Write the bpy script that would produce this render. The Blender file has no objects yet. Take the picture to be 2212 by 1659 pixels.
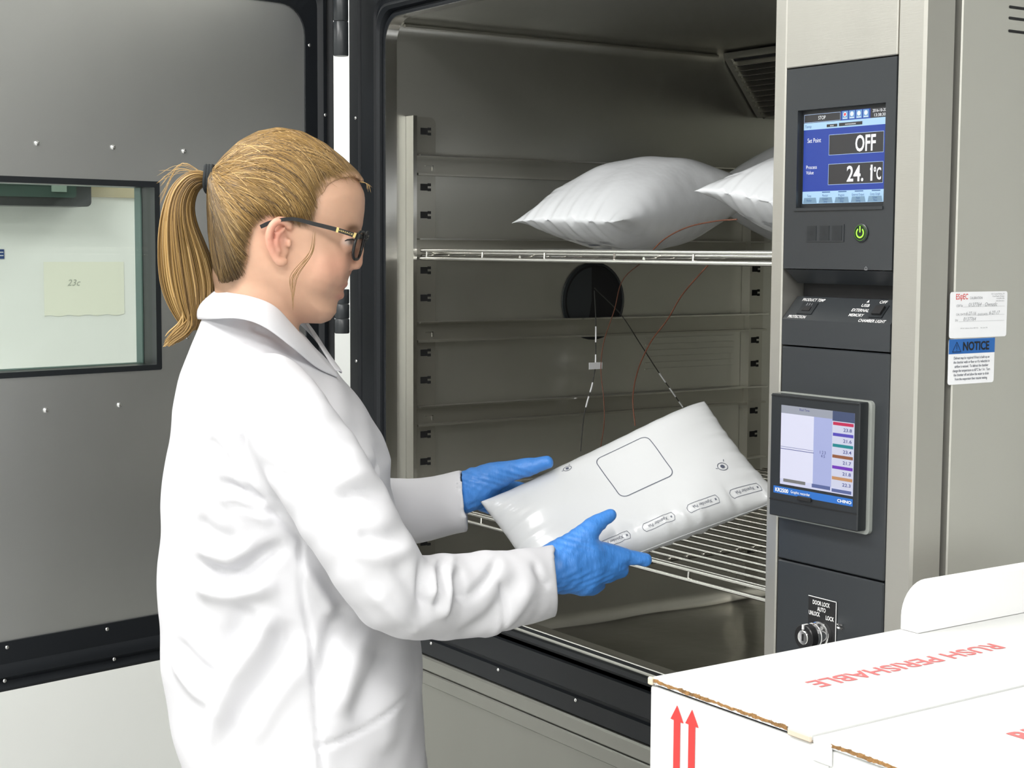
import bpy, math, random, numpy as np
from mathutils import Matrix, Vector
S = bpy.context.scene
COL = S.collection
random.seed(4); RNG = np.random.default_rng(7)
# ---------------------------------------------------------------- camera, world, lights, exposure
cam_d = bpy.data.cameras.new('camera'); cam = bpy.data.objects.new('camera', cam_d); COL.objects.link(cam)
S.camera = cam
yaw, pitch, roll = map(math.radians, (34.646, 4.903, 0.307))
fh = Vector((-math.cos(yaw), math.sin(yaw), 0)); rt = Vector((math.sin(yaw), math.cos(yaw), 0)); upv = Vector((0, 0, 1))
F_ = fh*math.cos(pitch) - upv*math.sin(pitch); U_ = upv*math.cos(pitch) + fh*math.sin(pitch)
R2 = rt*math.cos(roll) + U_*math.sin(roll); U2 = -rt*math.sin(roll) + U_*math.cos(roll)
m = Matrix((R2, U2, -F_)).transposed().to_4x4(); m.translation = Vector((2.48377, -1.44158, 1.5))
cam.matrix_world = m
cam_d.sensor_fit = 'HORIZONTAL'; cam_d.sensor_width = 36; cam_d.lens = 36*3426/2212; cam_d.clip_start = .05
w = bpy.data.worlds.new('world'); S.world = w; w.use_nodes = True
w.node_tree.nodes['Background'].inputs[0].default_value = (.9, .95, 1, 1)
w.node_tree.nodes['Background'].inputs[1].default_value = .3
S.view_settings.view_transform = 'Standard'; S.view_settings.look = 'None'
S.view_settings.exposure = -0.55; S.view_settings.gamma = 1.0; S.view_settings.use_curve_mapping = False
def area(name, loc, sx, sy, power, rot=(0, 0, 0), col=(1, .985, .96)):
    l = bpy.data.lights.new(name, 'AREA'); l.shape = 'RECTANGLE'; l.size = sx; l.size_y = sy; l.energy = power; l.color = col
    o = bpy.data.objects.new(name, l); COL.objects.link(o); o.location = loc; o.rotation_euler = rot
    return o
LIGHTS = [(.55, -1.75, 55), (2.6, -1.75, 62), (.55, -3.6, 50), (2.6, -3.6, 50), (-1.35, -1.6, 30), (-1.2, 1.3, 45), (4.3, -1.2, 45)]
for i, (x, y, p) in enumerate(LIGHTS):
    area('ceiling_lamp_light', (x, y, 2.93), 1.2, .6, p)
# ---------------------------------------------------------------- materials
def mat(name, col, rough=.5, metal=0., bump=None, emis=None, spec=.5, var=None, attr=None, coat=0., aniso=None, trans=0., sss=0.):
    M = bpy.data.materials.new(name); M.use_nodes = True; nt = M.node_tree; b = nt.nodes['Principled BSDF']
    b.inputs['Base Color'].default_value = (*col, 1); b.inputs['Roughness'].default_value = rough; b.inputs['Metallic'].default_value = metal
    b.inputs['Specular IOR Level'].default_value = spec
    if coat: b.inputs['Coat Weight'].default_value = coat
    if trans: b.inputs['Transmission Weight'].default_value = trans
    if sss:
        b.inputs['Subsurface Weight'].default_value = sss; b.inputs['Subsurface Radius'].default_value = (.012, .005, .003); b.inputs['Subsurface Scale'].default_value = 1
    tc = nt.nodes.new('ShaderNodeTexCoord')
    def noise(scale, det=3, st=(1, 1, 1)):
        mp = nt.nodes.new('ShaderNodeMapping'); mp.inputs['Scale'].default_value = st
        n = nt.nodes.new('ShaderNodeTexNoise'); n.inputs['Scale'].default_value = scale; n.inputs['Detail'].default_value = det
        nt.links.new(tc.outputs['Object'], mp.inputs[0]); nt.links.new(mp.outputs[0], n.inputs['Vector']); return n
    src = None
    if attr:
        a = nt.nodes.new('ShaderNodeAttribute'); a.attribute_name = attr; src = a.outputs['Color']
        nt.links.new(src, b.inputs['Base Color'])
    if var:   # (scale, stretch, amount)
        n = noise(var[0], 4, var[1]); mx = nt.nodes.new('ShaderNodeMix'); mx.data_type = 'RGBA'; mx.blend_type = 'MULTIPLY'
        mx.inputs[0].default_value = 1
        r = nt.nodes.new('ShaderNodeMapRange'); r.inputs['From Min'].default_value = .3; r.inputs['From Max'].default_value = .7
        r.inputs['To Min'].default_value = 1-var[2]; r.inputs['To Max'].default_value = 1+var[2]
        nt.links.new(n.outputs[0], r.inputs[0]); nt.links.new(r.outputs[0], mx.inputs[7])
        if src: nt.links.new(src, mx.inputs[6])
        else: mx.inputs[6].default_value = (*col, 1)
        nt.links.new(mx.outputs[2], b.inputs['Base Color'])
    if bump:  # (scale, stretch, strength, distance)
        n = noise(bump[0], 3, bump[1]); bp = nt.nodes.new('ShaderNodeBump'); bp.inputs['Strength'].default_value = bump[2]; bp.inputs['Distance'].default_value = bump[3]
        nt.links.new(n.outputs[0], bp.inputs['Height']); nt.links.new(bp.outputs[0], b.inputs['Normal'])
    if aniso: b.inputs['Anisotropic'].default_value = aniso
    if emis:
        b.inputs['Emission Color'].default_value = (*(emis[:3]), 1); b.inputs['Emission Strength'].default_value = emis[3]
    return M
K = {}
K['steel'] = mat('brushed_steel', (.50, .49, .45), .42, .85, (60, (1, 1, 14), .12, .0006), var=(5, (1, 1, .15), .06))
K['steel_side'] = mat('satin_steel', (.56, .555, .51), .5, .75, (90, (1, 1, 1), .05, .0004), var=(3, (1, 1, .2), .04))
K['front'] = mat('front_steel', (.30, .30, .275), .45, .85, var=(3, (1, 1, .2), .05))  # darker copy of the steel: reflected dark floor put into the colour
K['steel_door'] = mat('door_steel', (.66, .67, .66), .38, .9, (70, (1, 1, 1), .06, .0004), var=(2.5, (1, 1, .5), .07))
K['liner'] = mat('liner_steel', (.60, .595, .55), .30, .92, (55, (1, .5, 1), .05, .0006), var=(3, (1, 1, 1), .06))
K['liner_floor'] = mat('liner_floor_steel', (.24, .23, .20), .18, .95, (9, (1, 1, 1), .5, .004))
K['bright'] = mat('polished_steel', (.75, .74, .70), .22, 1.)
K['rack'] = mat('rack_steel', (.50, .49, .44), .3, .9)
K['rubber'] = mat('black_rubber', (.007, .009, .012), .5, 0., (120, (1, 1, 1), .1, .0005), spec=.38)
K['slot'] = mat('slot_black', (.006, .006, .007), .7)
K['panel'] = mat('charcoal_panel', (.030, .034, .038), .32, 0., (400, (1, 1, 1), .08, .0003))
K['panel_dark'] = mat('dark_bezel', (.016, .019, .022), .35)
K['white_paint'] = mat('white_paint', (.90, .92, .91), .5)
K['wall'] = mat('wall_paint', (.86, .88, .87), .8, bump=(200, (1, 1, 1), .05, .0005))
K['ceil'] = mat('ceiling_tile', (.85, .85, .84), .9)
K['floor'] = mat('vinyl_floor', (.42, .42, .41), .35, var=(14, (1, 1, 1), .12))
K['coat'] = mat('white_cotton', (.67, .67, .70), .85, 0., (700, (1, 1, 1), .12, .0004), spec=.2)
K['glove'] = mat('blue_nitrile', (.055, .235, .66), .42, 0., (160, (1.6, 1, .6), .55, .0016), var=(25, (1, 1, 1), .10))
K['skin'] = mat('skin', (.6, .4, .3), .5, 0., (300, (1, 1, 1), .06, .0004), attr='Col', sss=.12, var=(60, (1, 1, 1), .04))
K['hair'] = mat('hair', (.4, .28, .12), .36, 0., attr='Col', spec=.6)
K['scalp'] = mat('hair_base', (.17, .115, .06), .6, 0., (220, (1, 1, 3), .5, .001), attr='Col', var=(50, (1, 1, 4), .2))
K['tie'] = mat('elastic_fabric', (.014, .018, .02), .85, 0., (500, (1, 1, 1), .6, .001))
K['black_plastic'] = mat('black_plastic', (.012, .012, .013), .25)
K['gold'] = mat('gold', (.85, .66, .28), .25, 1.)
K['print'] = mat('white_print', (.85, .85, .85), .5)
K['darkprint'] = mat('dark_print', (.08, .09, .13), .6)
K['greyprint'] = mat('grey_print', (.35, .36, .38), .6)
K['red'] = mat('red_ink', (.70, .042, .04), .6)
K['pinkred'] = mat('worn_red_ink', (.78, .19, .19), .6)
K['blue'] = mat('blue_ink', (.012, .12, .42), .5)
K['label'] = mat('label_paper', (.88, .89, .92), .45)
K['bag'] = mat('white_film', (.62, .635, .65), .27, 0., (26, (1, 1, 1), .10, .004), spec=.5, coat=.25)
K['bagin'] = mat('white_film_creased', (.68, .70, .73), .25, 0., (16, (1, 1, 1), .45, .006), coat=.3)
K['carton'] = mat('white_carton', (.76, .77, .76), .7, 0., (60, (1, 1, 8), .08, .0004))
K['kraft'] = mat('kraft_core', (.26, .14, .05), .9, 0., (300, (1, 1, 1), .8, .002), var=(150, (1, 1, 1), .4))
K['foam'] = mat('white_foam', (.9, .9, .9), .8, 0., (300, (1, 1, 1), .3, .0006))
K['copper'] = mat('brown_wire', (.15, .05, .025), .5)
K['cord'] = mat('dark_cord', (.03, .03, .028), .5)
K['chrome'] = mat('chrome', (.8, .8, .8), .12, 1.)
K['denim'] = mat('dark_trousers', (.03, .035, .05), .9)
K['shoe'] = mat('black_shoe', (.015, .015, .015), .5)
K['green'] = mat('green_led', (.2, .8, .05), .4, emis=(.45, .95, .02, 1.1))
K['yellowpaper'] = mat('cream_paper', (.90, .91, .80), .7)
K['beige'] = mat('beige_panel', (.50, .44, .30), .6)
def glassmat(name, tint):
    M = bpy.data.materials.new(name); M.use_nodes = True; nt = M.node_tree; nt.nodes.clear()
    o = nt.nodes.new('ShaderNodeOutputMaterial'); t = nt.nodes.new('ShaderNodeBsdfTransparent'); t.inputs[0].default_value = (*tint, 1)
    g = nt.nodes.new('ShaderNodeBsdfGlossy'); g.inputs['Roughness'].default_value = .02
    f = nt.nodes.new('ShaderNodeFresnel'); f.inputs[0].default_value = 1.32; mx = nt.nodes.new('ShaderNodeMixShader')
    nt.links.new(f.outputs[0], mx.inputs[0]); nt.links.new(t.outputs[0], mx.inputs[1]); nt.links.new(g.outputs[0], mx.inputs[2]); nt.links.new(mx.outputs[0], o.inputs[0])
    return M
K['glass'] = glassmat('window_glass', (.975, .995, .98)); K['lens'] = glassmat('lens_glass', (.8, .8, .8))
def emat(name, col, st=1., base=None):
    return mat(name, base or tuple(c*.3 for c in col), .25, emis=(*col, st))
# ---------------------------------------------------------------- mesh helpers
class MB:
    def __init__(s): s.v = []; s.f = []
    def add(s, v, f):
        k = len(s.v); s.v += [tuple(map(float, p)) for p in v]; s.f += [tuple(i+k for i in q) for q in f]; return s
    def box(s, x0, x1, y0, y1, z0, z1, b=0.):
        if b <= 0:
            v = [(x, y, z) for x in (x0, x1) for y in (y0, y1) for z in (z0, z1)]
            return s.add(v, [(0, 1, 3, 2), (4, 6, 7, 5), (0, 4, 5, 1), (2, 3, 7, 6), (0, 2, 6, 4), (1, 5, 7, 3)])
        b = min(b, (x1-x0)/2.01, (y1-y0)/2.01, (z1-z0)/2.01); v = []; ix = {}
        for i, (xa, sx) in enumerate(((x0, 1), (x1, -1))):
            for j, (ya, sy) in enumerate(((y0, 1), (y1, -1))):
                for k, (za, sz) in enumerate(((z0, 1), (z1, -1))):
                    for a in range(3):
                        d = [b, b, b]; d[a] = 0; ix[i, j, k, a] = len(v)
                        v.append((xa+sx*d[0], ya+sy*d[1], za+sz*d[2]))
        g = lambda i, j, k, a: ix[i, j, k, a]
        f = []
        for a in range(3):
            for e in (0, 1):
                c = []
                for p, q in ((0, 0), (1, 0), (1, 1), (0, 1)):
                    t = [0, 0, 0]; t[a] = e; t[(a+1) % 3] = p; t[(a+2) % 3] = q; c.append(g(*t, a))
                f.append(tuple(c if e else c[::-1]))
        for a in range(3):
            bb, cc = (a+1) % 3, (a+2) % 3
            for p in (0, 1):
                for q in (0, 1):
                    t0 = [0, 0, 0]; t0[bb] = p; t0[cc] = q; t1 = list(t0); t1[a] = 1
                    c = [g(*t0, bb), g(*t1, bb), g(*t1, cc), g(*t0, cc)]
                    f.append(tuple(c if (p == q) else c[::-1]))
        for i in (0, 1):
            for j in (0, 1):
                for k in (0, 1):
                    c = [g(i, j, k, 0), g(i, j, k, 1), g(i, j, k, 2)]
                    f.append(tuple(c if (i+j+k) % 2 else c[::-1]))
        return s.add(v, f)
    def tube(s, pts, r, n=8, cap=True, up=None):
        pts = [Vector(p) for p in pts]; rs = r if hasattr(r, '__len__') else [r]*len(pts); v = []; f = []; prev = None
        for i, p in enumerate(pts):
            t = (pts[min(i+1, len(pts)-1)]-pts[max(i-1, 0)]).normalized()
            if prev is None:
                a = Vector((0, 0, 1)) if abs(t.z) < .9 else Vector((1, 0, 0)); u = t.cross(a).normalized()
            else: u = (prev - t*prev.dot(t)).normalized()
            prev = u; wv = t.cross(u)
            for k in range(n):
                a = 2*math.pi*k/n; v.append(p+(u*math.cos(a)+wv*math.sin(a))*rs[i])
        for i in range(len(pts)-1):
            for k in range(n): f.append((i*n+k, i*n+(k+1) % n, (i+1)*n+(k+1) % n, (i+1)*n+k))
        if cap: f += [tuple(range(n))[::-1], tuple(range((len(pts)-1)*n, len(pts)*n))]
        return s.add(v, f)
    def lathe(s, o, ax, prof, n=20):   # prof: (radius, height along ax)
        o = Vector(o); ax = Vector(ax).normalized(); a = Vector((0, 0, 1)) if abs(ax.z) < .9 else Vector((1, 0, 0)); u = ax.cross(a).normalized(); wv = ax.cross(u); v = []; f = []
        for r, h in prof:
            for k in range(n):
                t = 2*math.pi*k/n; v.append(o+ax*h+(u*math.cos(t)+wv*math.sin(t))*r)
        for i in range(len(prof)-1):
            for k in range(n): f.append((i*n+k, i*n+(k+1) % n, (i+1)*n+(k+1) % n, (i+1)*n+k))
        f += [tuple(range(n))[::-1], tuple(range((len(prof)-1)*n, len(prof)*n))]
        return s.add(v, f)
    def prism(s, pts, axis, a0, a1):   # pts 2D polygon in the other two axes (cyclic order), extruded along axis
        n = len(pts); v = []
        for a in (a0, a1):
            for p in pts:
                q = [0, 0, 0]; q[axis] = a; o = [i for i in range(3) if i != axis]; q[o[0]], q[o[1]] = p; v.append(q)
        f = [tuple(range(n)), tuple(range(n, 2*n))[::-1]]+[(i, i+n, (i+1) % n+n, (i+1) % n) for i in range(n)]
        return s.add(v, f)
def smooth(me, ang=None):
    me.polygons.foreach_set('use_smooth', [True]*len(me.polygons))
    if ang:
        try: me.set_sharp_from_angle(angle=math.radians(ang))
        except Exception: pass
PW = {}
def Wm(o): return PW.get(o.name, Matrix.Identity(4)) if o else Matrix.Identity(4)
def mesh(name, mb, mt, sm=None, recalc=True):
    me = bpy.data.meshes.new(name); me.from_pydata(mb.v, [], mb.f); me.update()
    if recalc:
        import bmesh
        bm = bmesh.new(); bm.from_mesh(me); bmesh.ops.recalc_face_normals(bm, faces=bm.faces); bm.to_mesh(me); bm.free()
    if mt: me.materials.append(mt)
    if sm: smooth(me, sm)
    return me
def obj(name, mb, mt, parent=None, sm=None, local=False, recalc=True, label=None):
    """mb is in world coordinates (or the parent's own when local); one mesh object under parent"""
    me = mesh(name, mb, mt, sm, recalc) if isinstance(mb, MB) else mb
    o = bpy.data.objects.new(name, me); COL.objects.link(o)
    if parent:
        o.parent = parent; PW[o.name] = Wm(parent)
        if not local: me.transform(Wm(parent).inverted())
    if label: o['label'] = label
    return o
def tag(o, label=None, cat=None, group=None, kind=None):
    for k, v in (('label', label), ('category', cat), ('group', group), ('kind', kind)):
        if v: o[k] = v
    return o
def thing(name, loc, label, cat, rz=0, group=None):
    o = bpy.data.objects.new(name, None); COL.objects.link(o); o.location = loc; o.rotation_euler = (0, 0, rz); o.empty_display_size = .05
    PW[o.name] = Matrix.Translation(loc) @ Matrix.Rotation(rz, 4, 'Z'); return tag(o, label, cat, group)
def inst(o, loc, parent):    # copy sharing the mesh
    c = o.copy(); c.location = loc; COL.objects.link(c); c.parent = parent; return c
def text2d(body, size, sx=1., bold=0., align='CENTER', shear=0.):
    cu = bpy.data.curves.new('t', 'FONT'); cu.body = body; cu.size = size; cu.align_x = align; cu.align_y = 'CENTER'; cu.offset = bold*size; cu.shear = shear; cu.resolution_u = 3; cu.space_line = .85
    o = bpy.data.objects.new('t', cu); COL.objects.link(o); dg = bpy.context.evaluated_depsgraph_get()
    me = bpy.data.meshes.new_from_object(o.evaluated_get(dg)); v = [(p.co.x*sx, p.co.y) for p in me.vertices]; f = [tuple(p.vertices) for p in me.polygons]
    bpy.data.objects.remove(o); bpy.data.curves.remove(cu); bpy.data.meshes.remove(me); return v, f
def split_loose(o):
    """one object per separate piece"""
    me = o.data; par = list(range(len(me.vertices)))
    def find(a):
        while par[a] != a: par[a] = par[par[a]]; a = par[a]
        return a
    for e in me.edges:
        a, b_ = find(e.vertices[0]), find(e.vertices[1])
        if a != b_: par[a] = b_
    gr = {}
    for p in me.polygons: gr.setdefault(find(p.vertices[0]), []).append(tuple(p.vertices))
    if len(gr) < 2: return
    co = [tuple(v.co) for v in me.vertices]; mt = me.materials[0]; nm = o.name.split('.')[0]
    for i, fs in enumerate(gr.values()):
        ids = sorted({a for f in fs for a in f}); mp = {a: k for k, a in enumerate(ids)}
        m2 = bpy.data.meshes.new(nm); m2.from_pydata([co[a] for a in ids], [], [tuple(mp[a] for a in f) for f in fs]); m2.update(); m2.materials.append(mt)
        if i == 0: o.data = m2
        else: c = o.copy(); c.data = m2; COL.objects.link(c)
class Plane:
    """flat print on a plane: origin o, axes u (right) and v (up), lift along n"""
    def __init__(s, o, u, v): s.o = Vector(o); s.u = Vector(u).normalized(); s.v = Vector(v).normalized(); s.n = s.u.cross(s.v)
    def p(s, x, y, h=0.): return s.o+s.u*x+s.v*y+s.n*h
    def rect(s, mb, x0, x1, y0, y1, h=.0004): mb.add([s.p(x0, y0, h), s.p(x1, y0, h), s.p(x1, y1, h), s.p(x0, y1, h)], [(0, 1, 2, 3)])
    def fit(s, mb, t, x0, x1, y0, y1, h=.0006, bold=0.):
        v, f = text2d(t, 1., bold=bold); a = [p[0] for p in v]; c = [p[1] for p in v]
        mb.add([s.p(x0+(x1-x0)*(p[0]-min(a))/(max(a)-min(a)), y0+(y1-y0)*(p[1]-min(c))/(max(c)-min(c)), h) for p in v], f)
    def frame(s, mb, x0, x1, y0, y1, t, h=.0004):
        s.rect(mb, x0, x1, y0, y0+t, h); s.rect(mb, x0, x1, y1-t, y1, h); s.rect(mb, x0, x0+t, y0, y1, h); s.rect(mb, x1-t, x1, y0, y1, h)
    def poly(s, mb, pts, h=.0004): mb.add([s.p(x, y, h) for x, y in pts], [tuple(range(len(pts)))])
    def slab(s, mb, x0, x1, y0, y1, h0, h1):
        v = [s.p(x, y, h) for x in (x0, x1) for y in (y0, y1) for h in (h0, h1)]
        mb.add(v, [(0, 1, 3, 2), (4, 6, 7, 5), (0, 4, 5, 1), (2, 3, 7, 6), (0, 2, 6, 4), (1, 5, 7, 3)])
    def rslab(s, mb, x0, x1, y0, y1, r, h0, h1, n=5):
        pts = rrect(x0, x1, y0, y1, r, n); k = len(pts)
        mb.add([s.p(x, y, h) for h in (h0, h1) for x, y in pts], [tuple(range(k))[::-1], tuple(range(k, 2*k))]+[(i, (i+1) % k, (i+1) % k+k, i+k) for i in range(k)])
    def text(s, mb, t, x, y, size, h=.0006, **kw):
        v, f = text2d(t, size, **kw); mb.add([s.p(x+a, y+b, h) for a, b in v], f)
def rrect(x0, x1, y0, y1, r, n=6):
    o = []
    for cx, cy, a0 in ((x1-r, y1-r, 0), (x0+r, y1-r, 90), (x0+r, y0+r, 180), (x1-r, y0+r, 270)):
        for i in range(n+1):
            a = math.radians(a0+90*i/n); o.append((cx+r*math.cos(a), cy+r*math.sin(a)))
    return o
def ring(inner, outer, prof, fn, n=8):
    """loft between two rounded rectangles (x0,x1,y0,y1,r); prof: (fraction, height); fn(x,y,h)->point"""
    A = rrect(*inner, n); B = rrect(*outer, n); k = len(A); v = []; f = []
    for t, h in prof:
        for a, b in zip(A, B): v.append(fn(a[0]+(b[0]-a[0])*t, a[1]+(b[1]-a[1])*t, h))
    for i in range(len(prof)-1):
        for j in range(k): f.append((i*k+j, i*k+(j+1) % k, (i+1)*k+(j+1) % k, (i+1)*k+j))
    mb = MB(); mb.add(v, f); return mb
# ---------------------------------------------------------------- implicit surfaces (numpy) -> mesh
def nets(F, X, Y, Z):
    s = F > 0; c = np.zeros(tuple(n-1 for n in F.shape), np.int8)
    for i in (0, 1):
        for j in (0, 1):
            for k in (0, 1): c += s[i:F.shape[0]-1+i, j:F.shape[1]-1+j, k:F.shape[2]-1+k]
    act = (c > 0) & (c < 8); I = np.argwhere(act); idx = -np.ones(act.shape, np.int64); idx[act] = np.arange(len(I))
    P = np.zeros((len(I), 3)); N = np.zeros(len(I)); ax = (X, Y, Z)
    cs = [(i, j, k) for i in (0, 1) for j in (0, 1) for k in (0, 1)]
    for a in cs:
        for b in cs:
            d = [b[q]-a[q] for q in range(3)]
            if sum(d) == 1 and min(d) == 0:
                ia = I+a; ib = I+b; fa = F[ia[:, 0], ia[:, 1], ia[:, 2]]; fb = F[ib[:, 0], ib[:, 1], ib[:, 2]]
                mk = (fa > 0) != (fb > 0); t = np.where(mk, fa/np.where(mk, fa-fb, 1), 0)
                for q in range(3):
                    pa = ax[q][ia[:, q]]; pb = ax[q][ib[:, q]]; P[:, q] += np.where(mk, pa+(pb-pa)*t, 0)
                N += mk
    P /= N[:, None]; faces = []
    for a in range(3):
        b, cc = (a+1) % 3, (a+2) % 3
        sa = [slice(None)]*3; sb = [slice(None)]*3; sa[a] = slice(0, -1); sb[a] = slice(1, None)
        E = np.argwhere(s[tuple(sa)] != s[tuple(sb)]); E = E[(E[:, b] > 0) & (E[:, cc] > 0) & (E[:, b] < F.shape[b]-1) & (E[:, cc] < F.shape[cc]-1)]
        pos = s[tuple(sa)][E[:, 0], E[:, 1], E[:, 2]]; q = []
        for db, dc in ((1, 1), (0, 1), (0, 0), (1, 0)):
            e = E.copy(); e[:, b] -= db; e[:, cc] -= dc; q.append(idx[e[:, 0], e[:, 1], e[:, 2]])
        Q = np.stack(q, 1); Q[~pos] = Q[~pos][:, ::-1]; faces.append(Q)
    return P, np.concatenate(faces)
def npmesh(name, P, Q, mt):
    me = bpy.data.meshes.new(name); me.from_pydata(P.tolist(), [], Q.tolist()); me.update(); me.materials.append(mt); smooth(me)
    return me
def getv(me):
    a = np.empty(len(me.vertices)*3); me.vertices.foreach_get('co', a); return a.reshape(-1, 3)
def getn(me):
    a = np.empty(len(me.vertices)*3); me.vertices.foreach_get('normal', a); return a.reshape(-1, 3)
def setv(me, P): me.vertices.foreach_set('co', np.asarray(P).ravel()); me.update()
def relax(P, Q, it=2, lam=.5):
    E = np.concatenate([Q[:, [0, 1]], Q[:, [1, 2]], Q[:, [2, 3]], Q[:, [3, 0]]]); n = len(P); cnt = np.bincount(E.ravel(), minlength=n)
    for k in range(it):
        for l in (lam, -lam*1.03):
            A = np.zeros_like(P)
            for c in range(3): A[:, c] = np.bincount(E[:, 0], P[E[:, 1], c], n)+np.bincount(E[:, 1], P[E[:, 0], c], n)
            P = P+l*(A/np.maximum(cnt, 1)[:, None]-P)
    return P
class Vol:
    def __init__(s, X, Y, Z):
        s.X, s.Y, s.Z = X, Y, Z; s.F = np.full((len(X), len(Y), len(Z)), -.2, np.float32)
    def sub(s, lo, hi):
        r = []
        for a, l, h in zip((s.X, s.Y, s.Z), lo, hi):
            i = max(0, np.searchsorted(a, l)-1); j = min(len(a), np.searchsorted(a, h)+1); r.append(slice(i, j))
        return tuple(r), s.X[r[0]][:, None, None], s.Y[r[1]][None, :, None], s.Z[r[2]][None, None, :]
    def put(s, sl, G, k, sign=1):
        A = s.F[sl]
        if sign > 0:
            h = np.maximum(k-np.abs(A-G), 0)/k; s.F[sl] = np.maximum(A, G)+h*h*k*.25
        else:
            G = -G; h = np.maximum(k-np.abs(A-G), 0)/k; s.F[sl] = np.minimum(A, G)-h*h*k*.25
    def cap(s, a, b, k=.01, sign=1, sc=(1, 1, 1)):
        a = np.array(a, float); b = np.array(b, float); m_ = max(a[3], b[3])+k+.004; lo = np.minimum(a[:3], b[:3])-m_; hi = np.maximum(a[:3], b[:3])+m_
        sl, x, y, z = s.sub(lo, hi); ba = b[:3]-a[:3]; L = max(ba@ba, 1e-9)
        px, py, pz = x-a[0], y-a[1], z-a[2]; t = np.clip((px*ba[0]+py*ba[1]+pz*ba[2])/L, 0, 1)
        d = np.sqrt(((px-ba[0]*t)/sc[0])**2+((py-ba[1]*t)/sc[1])**2+((pz-ba[2]*t)/sc[2])**2); G_ = (a[3]+(b[3]-a[3])*t)-d
        s.put(sl, G_.astype(np.float32), k, sign)
    def chain(s, pts, k=.01, **kw):
        for a, b in zip(pts[:-1], pts[1:]): s.cap(a, b, k, **kw)
    def mesh(s, name, mt, it=2):
        P, Q = nets(s.F, s.X, s.Y, s.Z); P = relax(P, Q, it); return npmesh(name, P, Q, mt), P, Q
def psdf(poly, px, pz):
    """signed distance to a 2D polygon, positive inside; px,pz flat arrays"""
    P = np.array(poly, float); n = len(P); d = np.full(px.shape, 1e9); ins = np.zeros(px.shape, bool)
    for i in range(n):
        a, b = P[i], P[(i+1) % n]; e = b-a; wx, wz = px-a[0], pz-a[1]
        t = np.clip((wx*e[0]+wz*e[1])/max(e@e, 1e-12), 0, 1); d = np.minimum(d, (wx-e[0]*t)**2+(wz-e[1]*t)**2)
        c = (a[1] > pz) != (b[1] > pz)
        with np.errstate(divide='ignore', invalid='ignore'): ins ^= c & (px < (b[0]-a[0])*(pz-a[1])/(b[1]-a[1])+a[0])
    return np.where(ins, 1, -1)*np.sqrt(d)
def spline(P, n):
    """Catmull-Rom through P, n samples"""
    P = np.array(P, float); P = np.vstack([2*P[0]-P[1], P, 2*P[-1]-P[-2]]); m_ = len(P)-3; t = np.linspace(0, m_-1e-9, n); i = t.astype(int); u = (t-i)[:, None]
    a, b, c, d = P[i], P[i+1], P[i+2], P[i+3]
    return .5*((2*b)+(c-a)*u+(2*a-5*b+4*c-d)*u*u+(3*b-a-3*c+d)*u**3)
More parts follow.
